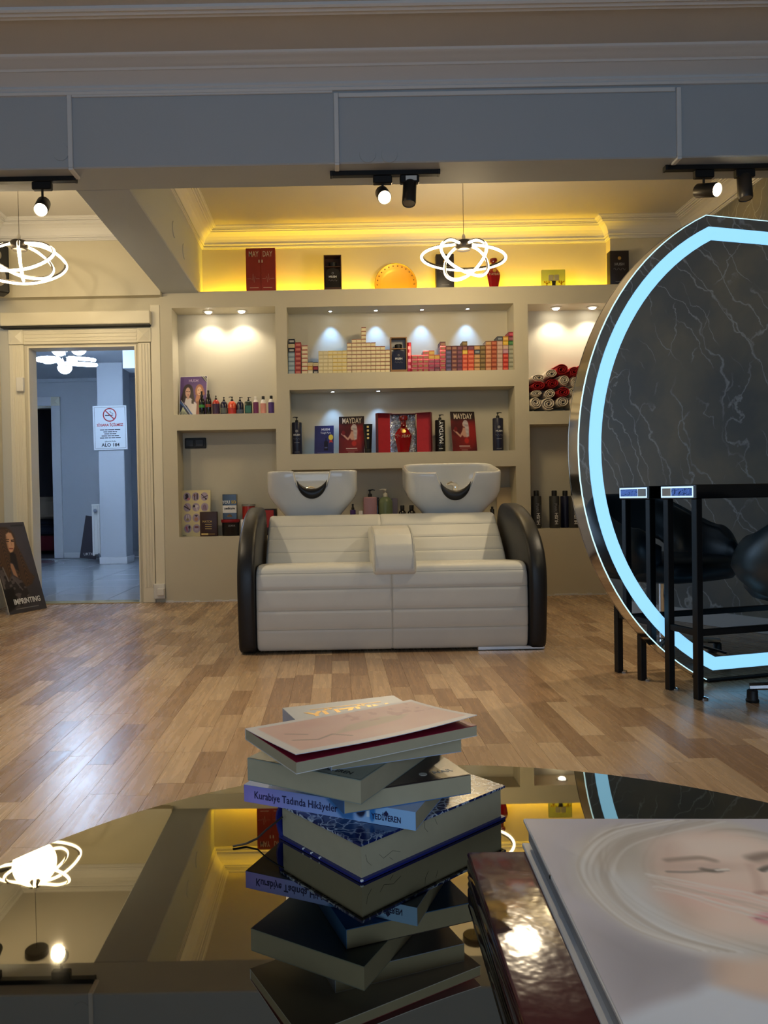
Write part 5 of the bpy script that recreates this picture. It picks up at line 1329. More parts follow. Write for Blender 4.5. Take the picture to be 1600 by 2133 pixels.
def mayday_print():
    p = Paint(96, 130, (74, 26, 30), 1.4)
    p.put(p.noise(4, 5, 5), (150, 34, 36), .55); p.put(p.ell(.8, .45, .25, .3, .6), (170, 40, 38), .8); p.put(p.ell(.45, .2, .4, .2, .6), (130, 34, 34), .7)
    p.put(p.rect(-.1, .80, 1.1, 1.1, .06), (44, 30, 30)); p.put(p.ell(.2, .55, .2, .14, .5), (70, 24, 28), .7)
    p.put(p.poly([(.48, .60), (.62, .60), (.64, .36), (.5, .36), (.42, .42)], .03), (206, 160, 142)); p.put(p.line([(.52, .56), (.36, .38), (.18, .50), (.12, .53)], .032), (206, 160, 142))
    p.put(p.ell(.18, .56, .07, .06, .3), (120, 30, 36)); p.put(p.ell(.52, .68, .05, .06, .2), (214, 172, 152))
    hair = p.ell(.60, .70, .105, .09, .12) + p.poly([(.56, .72), (.70, .72), (.73, .60), (.71, .38), (.62, .36), (.58, .52)], .03)
    p.put(hair, (206, 196, 198)); st = .5 + .5 * np.sin(p.v * 60 + 10 * p.u); p.put(hair * st, (168, 154, 160), .5)
    p.put(p.ell(.60, .27, .09, .07, .3), (190, 50, 44))
    p.put(p.rect(.28, .125, .72, .145, .006), (226, 214, 210)); p.put(p.rect(.30, .085, .75, .093, .004), (180, 150, 146)); p.put(p.rect(.36, .035, .62, .045, .004), (190, 160, 150))
    return p
_md = mayday_print()
def ad_card(lab, px0, px1, py0, y, rz, printm, lean, w, txts):
    pos = base((px0 + px1) / 2, zd, y); h = (top_z((px0 + px1) / 2, py0, y + .04) - zd) / math.cos(lean)
    t = thing('advert_card', lab, 'poster', (pos.x, y, zd), rz)
    T = Matrix.Rotation(-lean, 4, 'X')
    MB().box(-w / 2, 0, 0, w / 2, .004, h, T=T).build('card', M['card_white'], t)
    MB().prism([(.05, .0), (.055, .0), (.01 + math.sin(lean) * h * .7, h * .68), (.006 + math.sin(lean) * h * .7, h * .68)], -.02, .02, 'x').build('easel', M['card_white'], t)
    obj('print', printm(w, h), t, T @ Vector((0, -.0006, 0)), (-lean, 0, 0))
    for (s_, sz, fz, m_, sx_, bd, dx) in txts:
        text(s_, sz, m_, t, T @ Vector((dx, -.0012, h * fz)), (PI / 2 - lean, 0, 0), sx=sx_, bold=bd)
    return t, h
mdm = lambda w, h: _md.mesh('print', w, h, print_mat(.35))
MT = [('MAYDAY', .064, .875, mat('cream_print2', (222, 208, 188), .5), .60, .0008, .002)]
ad_card('dark red advert card with white-haired woman beside the blue card', 708, 757, 867, 6.16, math.radians(-6), mdm, .18, .205, MT)
ad_card('dark red advert card with white-haired woman between two pump bottles', 944, 994, 857, 6.16, math.radians(10), mdm, .18, .205, MT)
def blue_print(w, h):
    p = Paint(70, 90, (38, 42, 92), 1.25)
    p.put(p.noise(5, 6, 9), (52, 58, 124), .6)
    p.put(p.rect(.50, .12, .70, .40, .01) + p.ell(.60, .40, .10, .07, .1) + p.rect(.57, .42, .63, .56, .01), (18, 18, 40)); p.put(p.rect(.53, .2, .67, .24), (90, 96, 140))
    p.put(p.ell(.85, .58, .12, .10, .08), (214, 196, 70)); p.put(p.poly([(.78, .48), (.92, .48), (.95, .38), (.86, .42), (.77, .38)], .01), (190, 60, 50)); p.put(p.rect(.15, .035, .9, .045), (150, 150, 190))
    return p.mesh('print', w, h, print_mat(.4))
ad_card('dark blue advert card with a yellow seal', 657, 693, 886, 6.15, math.radians(-4), blue_print, .3, .155, [('HUSH', .026, .86, m_wprint, 1, .0006, .012), ('Tough Pure', .022, .74, m_wprint, .8, 0, .012)])
# squeeze tube
pos = base(767, zd, 6.135)
t = thing('squeeze_tube', 'black squeeze tube standing on its cap beside the gift box', 'tube', (pos.x, 6.135, zd))
hT = top_z(763, 884, 6.17) - zd
MB().lathe([(.026, 0), (.027, .004), (.027, .03), (.025, .033)], 20).build('cap', m_blackp, t, smooth=40)
R = []
for k in range(8):
    f_ = k / 7; rx = .028 + .010 * f_; ry = .028 * (1 - f_) + .003
    R.append([(rx * math.cos(2 * PI * i / 24), ry * math.sin(2 * PI * i / 24), .0335 + (hT - .0335) * f_) for i in range(24)])
MB().rings(R).build('body', m_bk, t, smooth=50)
for k in range(4): MB().box(-.008, -.0285 + .0045 * k, .20 - .03 * (3 - k) + .0, .008, -.0283 + .0045 * k + .001, .216 - .03 * (3 - k)).build('gold_print', m_gold, t)
# opened gift box with foil and flask
x0 = base(781, zd, 6.15).x; x1 = base(895, zd, 6.15).x; xc = (base(813, zd, 6.25).x + base(868, zd, 6.25).x) / 2
hB = top_z(838, 861, 6.2) - zd
t = thing('gift_box', 'opened red gift box lined with crumpled foil around a flask', 'gift box', (xc, 6.24, zd))
m_gr2 = mat('gift_red_inside', (188, 40, 54), .5, var=.12, vs=40); m_gout = mat('gift_red_out', (120, 30, 40), .4)
wB = .215
MB().box(-wB / 2, .065, .002, wB / 2, .07, hB).box(-wB / 2, -.02, 0, wB / 2, .065, .0018).box(-wB / 2, -.02, hB - .003, wB / 2, .0649, hB).build('case', m_gout, t)
for s_ in (-1, 1):
    a = math.radians(-22 if s_ > 0 else 22)
    T = Matrix.Translation((s_ * (wB / 2 + .001), -.02, 0)) @ Matrix.Rotation(a * 1, 4, 'Z')
    dr = MB().box(min(0, s_ * .128), -.003, .001, max(0, s_ * .128), 0, hB, T=T).build('door', m_gr2, t)
    MB().box(min(s_ * .001, s_ * .127), -.045, hB - .003, max(s_ * .001, s_ * .127), -.0031, hB - .0005, T=T).box(min(s_ * .1255, s_ * .128), -.045, .001, max(s_ * .1255, s_ * .128), -.0031, hB - .0031, T=T).build('door_flap', m_gout, dr)
g = np.random.default_rng(3); NXF, NZF = 34, 40
mb = MB(); vv = []
for j in range(NZF):
    for i in range(NXF): vv.append((-wB / 2 + .004 + (wB - .008) * i / (NXF - 1), .045 + g.uniform(-.009, .009), .004 + (hB - .01) * j / (NZF - 1)))
mb.add(vv, [(j * NXF + i, j * NXF + i + 1, (j + 1) * NXF + i + 1, (j + 1) * NXF + i) for j in range(NZF - 1) for i in range(NXF - 1)])
mb.build('foil_lining', mat('silver_foil', (226, 228, 232), .3, .85), t)
flask('red glass flask with gold medal inside the opened gift box', (xc - .002, 6.205, zd + .0025), .155, .295, .07)

# ---- lower centre niche E
ze = NICHE['E'][2]
def eb(px, py): return base(px, ze, 6.2), top_z(px, py, 6.2) - ze
pos, h = eb(772, 1035); bottle('pump_bottle', 'large mauve pump bottle with black pump behind the wash unit', pos, 28 / FPX * 6.17, h, mat('mauve', (168, 128, 138), .35), 'square', 'pump', m_blackp, nd=1)
pos, h = eb(804, 1040); bottle('pump_bottle', 'large sage green pump bottle with pale pump behind the wash unit', pos, 30 / FPX * 6.17, h + .02, mat('sage', (112, 128, 98), .35), 'round', 'pump', mat('pump_pale', (214, 210, 196), .4), nd=-1, sh=.16)
pos, h = eb(736, 1062); bottle('spray_bottle', 'small purple spray bottle beside the doorway-side basin', pos, 12 / FPX * 6.17, h, mat('spray_purple', (70, 40, 120), .3), 'cyl', 'mist', m_blackp)
pos, h = eb(839, 1062); bottle('tonic_bottle', 'small dark tonic bottle beside the violet carton', pos, 17 / FPX * 6.17, h, m_bk, 'round', 'cap', m_blackp, sh=.2)
pos, h = eb(858, 1062); bottle('tonic_bottle', 'small dark tonic bottle half behind the mirror-side basin', pos, 18 / FPX * 6.17, h, m_bk, 'round', 'cap', m_blackp, sh=.2)
gable('small_carton', 'tiny white carton beside the mauve bottle', 748, 757, 1064, ze, 6.2, .03, m_wprint)
gable('violet_carton', 'grey violet carton behind the sage bottle', 817, 829, 1038, ze, 6.24, .05, mat('violet_grey', (110, 104, 122), .5))
gable('dark_carton', 'narrow black carton between mauve and sage bottles', 784, 791, 1036, ze, 6.27, .04, m_bk)
t, w, h = gable('beige_panel', 'plain beige panel leaning in the corner behind the mirror-side basin', 1036, 1074, 1015, ze, 6.29, .012, mat('beige_board', (206, 188, 154), .6))
pos, h = eb(1026, 1060); bottle('tonic_bottle', 'dark small bottle between the basin and the beige panel', base(1026, ze, 6.18), 9 / FPX * 6.17, h, m_bk, 'cyl', 'cap', m_blackp)

# ---- right lower niche G: four peroxide bottles
zg = NICHE['G'][2]
m_gb = mat('peroxide_grey', (58, 58, 58), .45); m_gn = mat('peroxide_navy', (26, 30, 58), .4)
for (px, wpx, y, m_, lb, has) in ((1118, 20.5, 6.19, m_gb, 'grey bottle with upright lettering nearest the wash unit', 1), (1155.5, 20.5, 6.19, m_gb, 'grey bottle with upright lettering standing alone mid-niche', 1), (1178, 20, 6.26, m_gn, 'navy bottle half hidden behind a grey bottle', 0), (1195.5, 20.5, 6.18, m_gb, 'grey bottle with upright lettering nearest the mirror', 1)):
    pos = base(px, zg, y); w = wpx / FPX * y; h = top_z(px, 1033, y) - zg
    t = bottle('peroxide_bottle', lb, pos, w, h, m_, 'cyl', 'cap', m_blackp, group='peroxide bottles in the lower niche')
    if has:
        text('HUSH', .036, m_wprint, t, (.006, -w / 2 - .0008, h * .30), (PI / 2, -PI / 2, 0), bold=.0008)
        text('30Vol', .030, m_gprint, t, (.002, -w / 2 - .0008, h * .64), (PI / 2, -PI / 2, 0))
        MB().box(w * .34, -w * .40, h * .14, w * .36, -w * .36, h * .72).build('print_line', m_gprint, t)

# ---- rolled towels in niche F
zf = NICHE['F'][2]
m_tw = mat('towel_white', (226, 214, 198), .95, var=.06, vs=40, bump=.35, bs=330)
m_tr = mat('towel_red', (168, 20, 28), .95, var=.08, vs=40, bump=.35, bs=330)
def towel_mesh(m, turns, ln, name, seed):
    g = np.random.default_rng(seed)
    n = int(turns * 26); th = .016
    mid = []
    ph = g.uniform(0, 6)
    for i in range(n + 1):
        a = 2 * PI * turns * i / n; r = .012 + .050 * i / n * 1.0
        r *= 1 + .05 * math.sin(2 * a + ph)
        mid.append(Vector((r * math.cos(a + ph), r * math.sin(a + ph))))
    R0_ = []
    out, inn = [], []
    for i in range(n + 1):
        t_ = (mid[min(i + 1, n)] - mid[max(i - 1, 0)]).normalized(); nn = Vector((t_.y, -t_.x)); k = th * .5 * (.9 + .1 * math.sin(i * 1.3)) * (1 if 1 < i < n - 1 else .6)
        out.append(mid[i] + nn * k); inn.append(mid[i] - nn * k)
    poly = out + inn[::-1]
    R = []
    for y_, sc_ in ((-.010, .0), (-.009, .35), (-.002, .72), (.010, .95), (.028, 1), (ln, 1)):
        ring = []
        for i, q in enumerate(poly):
            c_ = mid[i] if i <= n else mid[2 * n + 1 - i]
            p_ = c_ + (q - c_) * (.25 + .75 * sc_)
            ring.append((p_.x, y_, p_.y))
        R.append(ring)
    b = MB().rings(R, cap0=False, cap1=False)
    N_ = len(poly)
    # close the roll end strip with quads between the two sides
    f_ = [(i, i + 1, N_ - 2 - i, N_ - 1 - i) for i in range(n)]
    b.add([(q[0], q[1], q[2]) for q in R[0]], f_)
    return b.mesh(name, m, smooth=60, weld=True)
TWM = [towel_mesh(m_tw, 2.6, .22, 'rolled_towel', s_) for s_ in (1, 2, 3)]; TWR = [towel_mesh(m_tr, 2.6, .22, 'rolled_towel', s_) for s_ in (4, 5)]
# (px, py centre, width px, height px, red, note, tilt)
zt = lambda a: 1080 + a / 10.0
zu = lambda a: 730 + a / 10.0
TW = [(360, 1085, 290, 290, 0, 'bottom row next to the niche edge'), (625, 1150, 370, 290, 0, 'bottom row, second from the niche edge'), (925, 1070, 300, 260, 0, 'bottom row, third from the niche edge'), (1170, 1080, 250, 290, 0, 'bottom row nearest the mirror'),
      (385, 890, 290, 150, 0, 'second row under the flat red roll'), (660, 905, 270, 230, 0, 'second row under the middle red roll'), (1150, 850, 260, 200, 0, 'second row beside the open red roll'),
      (410, 735, 330, 210, 1, 'flat red roll at the niche edge'), (710, 690, 300, 230, 1, 'middle red roll of the diagonal'), (930, 870, 310, 240, 1, 'open red roll lowest in the diagonal'),
      (960, 620, 260, 240, 0, 'third row under the first top red roll'), (1180, 660, 220, 220, 0, 'third row under the second top red roll'), (1330, 590, 170, 220, 0, 'third row touching the mirror edge'),
      (420, 570, 370, 170, 0, 'loosely folded on the flat red roll'), (690, 480, 300, 210, 0, 'loosely folded below the first top red roll'),
      (900, 400, 300, 270, 1, 'first of the three top red rolls'), (1160, 440, 250, 240, 1, 'second of the three top red rolls'), (1350, 380, 200, 230, 1, 'third of the three top red rolls, beside the mirror')]
for i, (a, b_, w, h, red, note) in enumerate(TW):
    y = 6.085 + .012 * (i % 3) + (.02 if b_ < 700 else 0)
    p_ = P(zt(a), zu(b_), y)
    me = (TWR[i % 2] if red else TWM[i % 3])
    sx, sz = w / 10 / FPX * y / .138, h / 10 / FPX * y / .138
    o = obj('rolled_towel', me, None, (p_.x, y, max(p_.z, zf + sz * .069 + .001)), (0, random.uniform(-.2, .2) if sz > sx * .8 else 0, random.uniform(-.05, .05)))
    o.scale = (sx * .93, 1.0, sz * .93)
    tag(o, '%s rolled towel, %s' % ('red' if red else 'white', note), 'towel', 'rolled towels in the niche')

# ================================================================== leaning poster by the doorway
def imprint():
    p = Paint(120, 230, (66, 62, 66), 1.95)
    p.put(p.ell(.75, .72, .45, .3, .8), (84, 78, 82), .8); p.put(p.noise(4, 6, 4), (54, 50, 54), .35)
    X = lambda a: (a / 700.0); Y = lambda b: 1 - (b - 200) / 1800.0
    def pt(*q):      # points read from the photograph's poster, sheared back upright
        return [((x - 0 - (y - 200) * .165) / 690.0 + .13, 1 - (y - 205) / 1790.0) for x, y in q]
    hair = p.poly(pt((60, 300), (150, 285), (270, 300), (350, 370), (400, 470), (420, 640), (520, 880), (600, 1130), (640, 1250), (720, 1330), (660, 1470), (520, 1520), (460, 1400), (400, 1300), (380, 1150), (330, 1000), (290, 1000), (290, 1400), (200, 1400), (130, 1150), (40, 850), (0, 600), (20, 400)), .025)
    p.put(hair, (60, 42, 30))
    wav = .5 + .5 * np.sin(p.v * 150 + 14 * np.sin(p.u * 16) + 4 * p.noise(6, 10, 2)); p.put(hair * wav * (p.v < .93), (126, 88, 52), .55)
    p.put(p.poly(pt((290, 1020), (340, 1040), (410, 1320), (330, 1250), (290, 1100)), .015), (170, 124, 92))
    p.put(p.poly(pt((250, 440), (300, 400), (350, 420), (390, 540), (390, 700), (350, 800), (310, 820), (280, 760), (250, 600)), .02), (206, 160, 128))
    p.put(p.poly(pt((250, 500), (270, 480), (285, 780), (262, 700)), .02), (160, 114, 84), .8)
    p.put(p.line(pt((250, 545), (300, 545)), .010), (50, 34, 28)); p.put(p.line(pt((340, 565), (392, 560)), .010), (50, 34, 28)); p.put(p.line(pt((255, 580), (290, 585)), .012), (40, 28, 26)); p.put(p.line(pt((345, 590), (385, 590)), .012), (40, 28, 26))
    p.put(p.line(pt((300, 730), (355, 735)), .014), (130, 62, 56)); p.put(p.line(pt((330, 600), (345, 675)), .008), (176, 130, 100))
    p.put(p.poly(pt((295, 820), (360, 800), (400, 860), (440, 1200), (380, 1150), (330, 1020), (295, 1000)), .02), (30, 24, 24))
    body = p.poly(pt((60, 1150), (140, 1080), (240, 1350), (300, 1250), (410, 1330), (470, 1380), (560, 1560), (620, 1830), (330, 1880), (180, 1960), (100, 1500)), .03)
    p.put(body, (44, 38, 40)); n = p.noise(14, 30, 8); p.put(body * (n > .62), (110, 100, 98), .7)
    p.put(p.line(pt((150, 1090), (235, 1360)), .016), (120, 112, 108)); p.put(p.line(pt((310, 1300), (470, 1560)), .016), (96, 88, 88)); p.put(p.line(pt((110, 1250), (165, 1540)), .02), (104, 96, 94))
    p.put(p.poly(pt((120, 1520), (300, 1480), (340, 1700), (380, 1820), (190, 1960)), .03), (14, 12, 14))
    p.put(p.rect(.62, .955, .95, .968, .01), (36, 34, 38)); p.put(p.line([(.2, .045), (.8, .045)], .006), (150, 146, 142))
    return p
b0 = F(22, 1281, 0); b1 = F(98, 1267, 0)
pw, ph = .36, .70
dv = (b1 - b0); rz = math.atan2(dv.y, dv.x)
cb = b1 - Vector((math.cos(rz), math.sin(rz), 0)) * pw / 2
t = thing('leaning_poster', 'dark poster board of a long-haired woman leaning beside the doorway', 'poster', (cb.x, cb.y, 0), rz)
lean, side = .32, -.10
T = Matrix.Rotation(-lean, 4, 'X') @ Matrix.Rotation(side, 4, 'Y')
T = Matrix.Rotation(-lean, 4, 'X')
MB().box(-pw / 2, .0, 0.002, pw / 2, .008, ph, T=T).build('board', mat('foam_board', (214, 206, 190), .6), t)
pr_o = obj('print', imprint().mesh('print', pw, ph - .003, print_mat(.3)), t, T @ Vector((0, -.001, .002)), (-lean, 0, 0))
text('IMPRINTING', .058, m_wprint, t, T @ Vector((.012, -.002, .085)), (PI / 2 - lean, 0, 0), sx=.80, bold=.0012)

# ================================================================== books on the coffee table
ZT = .395
m_page = mat('book_pages', (178, 162, 132), .85, var=.06, vs=60)
def page_mat():
    m = M['book_pages']; nt = m.node_tree
    return m
def book(name, lab, N, ang, lx, ly, z0, th, spine, m_top, m_spine, m_bot=None, hard=False, pages=None):
    t = thing(name, lab, 'book', (N[0], N[1], z0), ang)
    ct = .0028 if hard else .0008; ov = .004 if hard else 0.0
    px0, px1, py0, py1 = 0, lx, 0, ly
    a = dict(x0=(px0 + ov, px1 - ov, py0 + ov, py1 - ov))
    pg = MB().box(px0 + (ov if spine != 'x0' else ct), py0 + (ov if spine != 'y0' else ct), ct + .0001, px1 - (ov if spine != 'x1' else ct), py1 - (ov if spine != 'y1' else ct), th - ct - .0001)
    pg.build('page_block', pages or m_page, t)
    MB().box(0, 0, 0, lx, ly, ct).build('back_cover', m_bot or m_spine, t)
    top = MB().box(0, 0, th - ct, lx, ly, th).build('front_cover', m_top, t)
    s_ = {'x0': (0, 0, ct, ly), 'x1': (lx - ct, 0, lx, ly), 'y0': (0, 0, lx, ct), 'y1': (0, ly - ct, lx, ly)}[spine]
    if hard and spine == 'y1':
        n = 10
        pr = [(ly - .001 + .007 * math.sin(PI * k / n), ct + (th - 2 * ct) * k / n) for k in range(n + 1)]
        pr = pr + [(q[0] - .003, q[1]) for q in pr[::-1]]
        MB().prism(pr, 0, lx, 'x').build('spine', m_spine, t, smooth=40)
    else:
        MB().box(s_[0], s_[1], ct, s_[2], s_[3], th - ct).build('spine', m_spine, t)
    return t, top
# 1: thick blue hardback with marbled cover
def marbled():
    m = bpy.data.materials.new('marbled_blue'); m.use_nodes = True; nt = m.node_tree; b = nt.nodes['Principled BSDF']; N = nt.nodes.new; L = nt.links.new
    g = N('ShaderNodeTexCoord'); n = N('ShaderNodeTexNoise'); n.inputs['Scale'].default_value = 26; n.inputs['Detail'].default_value = 3; L(g.outputs['Object'], n.inputs['Vector'])
    sc = N('ShaderNodeVectorMath'); sc.operation = 'MULTIPLY_ADD'; sc.inputs[1].default_value = (.055,) * 3; L(n.outputs['Color'], sc.inputs[0]); L(g.outputs['Object'], sc.inputs[2])
    v = N('ShaderNodeTexVoronoi'); v.feature = 'DISTANCE_TO_EDGE'; v.inputs['Scale'].default_value = 80; L(sc.outputs[0], v.inputs['Vector'])
    mk = N('ShaderNodeTexNoise'); mk.inputs['Scale'].default_value = 13; L(g.outputs['Object'], mk.inputs['Vector'])
    r1 = N('ShaderNodeMapRange'); r1.inputs[1].default_value = .03; r1.inputs[2].default_value = .10; r1.inputs[3].default_value = 1; r1.inputs[4].default_value = 0; L(v.outputs['Distance'], r1.inputs[0])
    r2 = N('ShaderNodeMapRange'); r2.inputs[1].default_value = .44; r2.inputs[2].default_value = .58; L(mk.outputs['Fac'], r2.inputs[0])
    mu = N('ShaderNodeMath'); mu.operation = 'MULTIPLY'; L(r1.outputs[0], mu.inputs[0]); L(r2.outputs[0], mu.inputs[1])
    mx = N('ShaderNodeMix'); mx.data_type = 'RGBA'; mx.inputs[6].default_value = (*rgb(24, 38, 92), 1); mx.inputs[7].default_value = (*rgb(196, 202, 216), 1); L(mu.outputs[0], mx.inputs[0]); L(mx.outputs[2], b.inputs['Base Color'])
    b.inputs['Roughness'].default_value = .22; b.inputs['Coat Weight'].default_value = .4
    return m
m_blue = mat('cover_blue', (28, 36, 110), .35, coat=.2)
B1, top1 = book('hardback_book', 'thick blue marbled hardback at the bottom of the stack', (.021, .800), math.radians(40), .243, .148, ZT + .0005, .0415, 'y1', marbled(), m_blue, m_blue, hard=True)
rb = [(-.003, .135, .030), (-.010, .138, .025), (-.02, .145, .016), (-.028, .152, .006), (-.040, .158, .0015), (-.055, .163, .0012)]
MB().tube(rb, [.0022] * len(rb), 6, flat=.4).build('ribbon', mat('ribbon_black', (18, 18, 22), .7), B1)
mb = MB()
for q in ([(.008, -.0001), (.012, -.0001), (.0, 0)],): pass
sc_ = [((.01, .026), (.012, .018), (.018, .012)), ((.03, .02), (.036, .014), (.05, .018), (.062, .013)), ((.10, .036), (.101, .028), (.106, .022)), ((.118, .034), (.122, .026)), ((.045, .012), (.05, .008))]
for s_ in sc_: MB().tube([(a, .0039, b_) for a, b_ in s_], .00016, 4).build('ink_scribble', m_ink, B1)
for k, (a, b_) in enumerate(((.0, .0), (.0, .07), (.0, .085), (.0, .10))): MB().rbox(a - .0003, b_ - .0005, .0012, a + .003, b_ + .0022, .0032, .0005, 1).build('worn_patch', m_wprint, B1)
# 2: pale blue violet paperback, spine to the viewer
def spine_paint():
    p = Paint(180, 18, (150, 176, 226), .1)
    g_ = p.u[..., None]
    p.c = np.array((150, 132, 205)) / 255. * (1 - np.clip(g_ * 1.3, 0, 1)) + np.array((158, 196, 236)) / 255. * np.clip(g_ * 1.3, 0, 1)
    p.put(p.poly([(.50, 1), (.66, 1), (.66, 0), (.60, 0)], .01), (70, 120, 176)); p.put(p.ell(.70, .75, .03, .5, .2), (40, 40, 66)); p.put(p.ell(.765, .6, .018, .5, .2), (60, 130, 196)); p.put(p.rect(.735, .3, .75, 1), (236, 240, 246))
    p.put(p.ell(.12, .2, .1, .5, .6), (176, 150, 220), .6)
    return p
m_c2 = mat('cover_pale_blue', (164, 184, 224), .35)
B2, top2 = book('paperback_book', 'pale blue violet paperback with lettered spine above the blue hardback', (.082, .830), math.radians(65.4), .132, .217, ZT + .0422, .0205, 'x0', m_c2, m_c2)
o = obj('spine_print', spine_paint().mesh('spine_print', .217, .0203, print_mat(.3)), B2, (-.0005, .1085, .0001), (0, 0, -PI / 2))
text('Kurabiye Tadında Hikâyeler', .0125, mat('spine_ink', (30, 28, 70), .5), B2, (-.001, .148, .0100), (PI / 2, 0, -PI / 2), sx=.78, bold=.00008, ext=.0001)
text('YEDİVEREN', .0092, M['spine_ink'], B2, (-.001, .034, .0085), (PI / 2, 0, -PI / 2), sx=.72, bold=.00012, ext=.0001)
MB().prism([(.034, .0105), (.037, .0135), (.034, .017), (.031, .0135)], -.0012, -.0008, 'x').build('publisher_mark', M['spine_ink'], B2)
# 3: dark brown covered paperback
def brown():
    p = Paint(60, 80, (70, 58, 54), 1.4); p.put(p.noise(6, 8, 3), (104, 88, 78), .7); p.put(p.ell(.5, .4, .5, .3, .4), (52, 44, 44), .8); p.put(p.noise(3, 4, 6) > .7, (120, 64, 50), .5)
    return p
m_c3 = mat('cover_blue_mid', (70, 116, 170), .35)
B3, top3 = book('paperback_book', 'paperback with dark brown picture cover in mid stack', (.004, .826), math.radians(19.6), .156, .205, ZT + .0630, .0222, 'x0', mat('cover_brown', (70, 58, 54), .35), m_c3)
obj('cover_print', brown().mesh('cover_print', .156, .205, print_mat(.25)), top3, (.078, .1025, .0226), (0, 0, 0)).rotation_euler = (0, 0, 0)
bpy.data.objects.remove(top3.children[0])
o = obj('cover_print', brown().mesh('cover_print', .154, .203, print_mat(.25), flat=True), top3, (.078, .1025, .0225))
text('Mevlana', .012, mat('pale_print', (200, 190, 176), .5), B3, (.125, .035, .0228), (0, 0, 0), sx=.9, ext=.0001) if False else text('NAR', .012, mat('pale_print', (200, 190, 176), .5), B3, (.13, .02, .0228), (0, 0, 0), ext=.0001)
MB().lathe([(.005, .0226), (.005, .0229), (.002, .0229)], 8, T=Matrix.Translation((.105, .02, 0))).build('publisher_mark', M['pale_print'], B3)
# 4: thick paperback with pale grey green cover
def cover4():
    p = Paint(70, 90, (146, 150, 138), 1.4); p.put(p.noise(5, 6, 2), (172, 172, 158), .5); p.put(p.ell(.75, .3, .22, .10, .25), (150, 52, 46)); p.put(p.ell(.75, .3, .12, .05, .3), (96, 34, 36)); p.put(p.line([(.5, .2), (.9, .12)], .02), (70, 84, 96))
    return p
B4, top4 = book('paperback_book', 'thick paperback with pale cover above the brown one', (.022, .796), math.radians(59), .212, .148, ZT + .0854, .0257, 'y1', mat('cover_grey_green', (146, 150, 138), .35), M['cover_grey_green'])
obj('cover_print', cover4().mesh('cover_print', .210, .146, print_mat(.25), flat=True), top4, (.106, .074, .02605))
text('YEDİVEREN', .011, m_ink, B4, (.012, .040, .0263), (0, 0, -PI / 2), sx=.8, ext=.0001)
# 5: white paperback with gold title
B5, top5 = book('paperback_book', 'white paperback with gold title below the pink book', (-.009, .825), math.radians(19.8), .159, .190, ZT + .1113, .0205, 'x0', mat('cover_white', (216, 216, 214), .35), mat('cover_white_spine', (176, 184, 204), .35))
text('YÜZÜN', .040, m_gold, B5, (.079, .140, .0206), (0, 0, 0), sx=.85, bold=.0012, ext=.0001)
MB().box(.03, .165, .02052, .13, .167, .0207).build('title_line', m_gold, B5)
# 6: pink book on top, cover curling up
B6 = thing('paperback_book', 'thin book with curling pink illustrated cover on top of the stack', 'book', (-.043, .758, ZT + .1321), math.radians(29.2))
lx, ly, th = .230, .131, .0115
MB().box(0, 0, 0, lx, ly, .0008).build('back_cover', mat('cover_cream', (222, 214, 206), .4), B6)
MB().box(.0005, .0005, .0009, lx - .0005, ly - .0005, th).build('page_block', m_page, B6)
MB().box(.0005, .0005, th + .0001, lx - .0005, ly - .0005, th + .0006).build('endpaper', mat('endpaper_crimson', (150, 22, 52), .5), B6)
MB().box(0, ly - .0006, .0009, lx, ly, th + .0012).build('spine', M['cover_cream'], B6)
def pinkc():
    p = Paint(120, 80, (232, 226, 224), .57)
    p.put(p.rect(.05, .09, .97, .93, .01), (226, 176, 168)); p.put(p.rect(.05, .09, .97, .93, .01) * p.noise(7, 5, 4), (236, 198, 184), .8)
    m_ = p.poly([(.3, .36), (.45, .56), (.66, .62), (.80, .56), (.72, .44), (.5, .38)], .02); p.put(m_, (206, 182, 158), .8)
    p.put(p.line([(.10, .40), (.2, .3), (.3, .38), (.36, .24)], .008), (176, 140, 130)); p.put((p.noise(24, 16, 12) > .72) * p.rect(.5, .55, .97, .93), (198, 140, 140), .6); p.put(p.line([(.12, .62), (.2, .5)], .008), (190, 150, 140))
    return p
pk = pinkc(); me = pk.mesh('front_cover', lx, ly, print_mat(.3), flat=True)
for v in me.vertices:
    x = v.co.x + lx / 2; y = v.co.y + ly / 2
    f_ = 1 - y / ly
    v.co = (x, y, th + .0012 + .0075 * f_ ** 1.3 * (1 - .25 * math.sin(PI * x / lx)) + .004 * f_ ** 2 * (x / lx) ** 3)
me.update()
pk_o = obj('front_cover', me, B6)
sl = pk_o.modifiers.new('thickness', 'SOLIDIFY'); sl.thickness = .0007; sl.offset = -1

# ---- maroon album and hair catalogue
def lacquer():
    m = mat('album_maroon', (74, 16, 26), .16, coat=.6, bump=.35, bs=26); nt = m.node_tree
    return m
al = thing('photo_album', 'glossy dark maroon album lying under the portrait catalogue', 'album', (.133, .806, ZT + .0005), math.radians(-1.2))
MB().rbox(0, -.36, .0235, .36, 0, .0295, .003, 2).build('front_cover', lacquer(), al, smooth=40)
MB().rbox(0, -.36, 0, .36, 0, .006, .003, 2).build('back_cover', M['album_maroon'], al, smooth=40)
MB().rbox(.0, -.36, .0062, .012, 0, .0233, .003, 2).build('spine', M['album_maroon'], al, smooth=40)
MB().box(.013, -.354, .0062, .352, -.006, .0233).build('page_block', m_page, al)
mg = thing('hair_catalogue', 'large catalogue with a blonde portrait cover lying on the album', 'catalogue', (.198, .826, ZT + .0302), math.radians(-2.6))
MW, MHh = .40, .44
m_cat = mat('catalogue_white', (214, 214, 218), .35)
MB().rbox(-.004, -MHh, 0, MW, -.012, .004, .001, 1).build('back_cover', m_cat, mg)
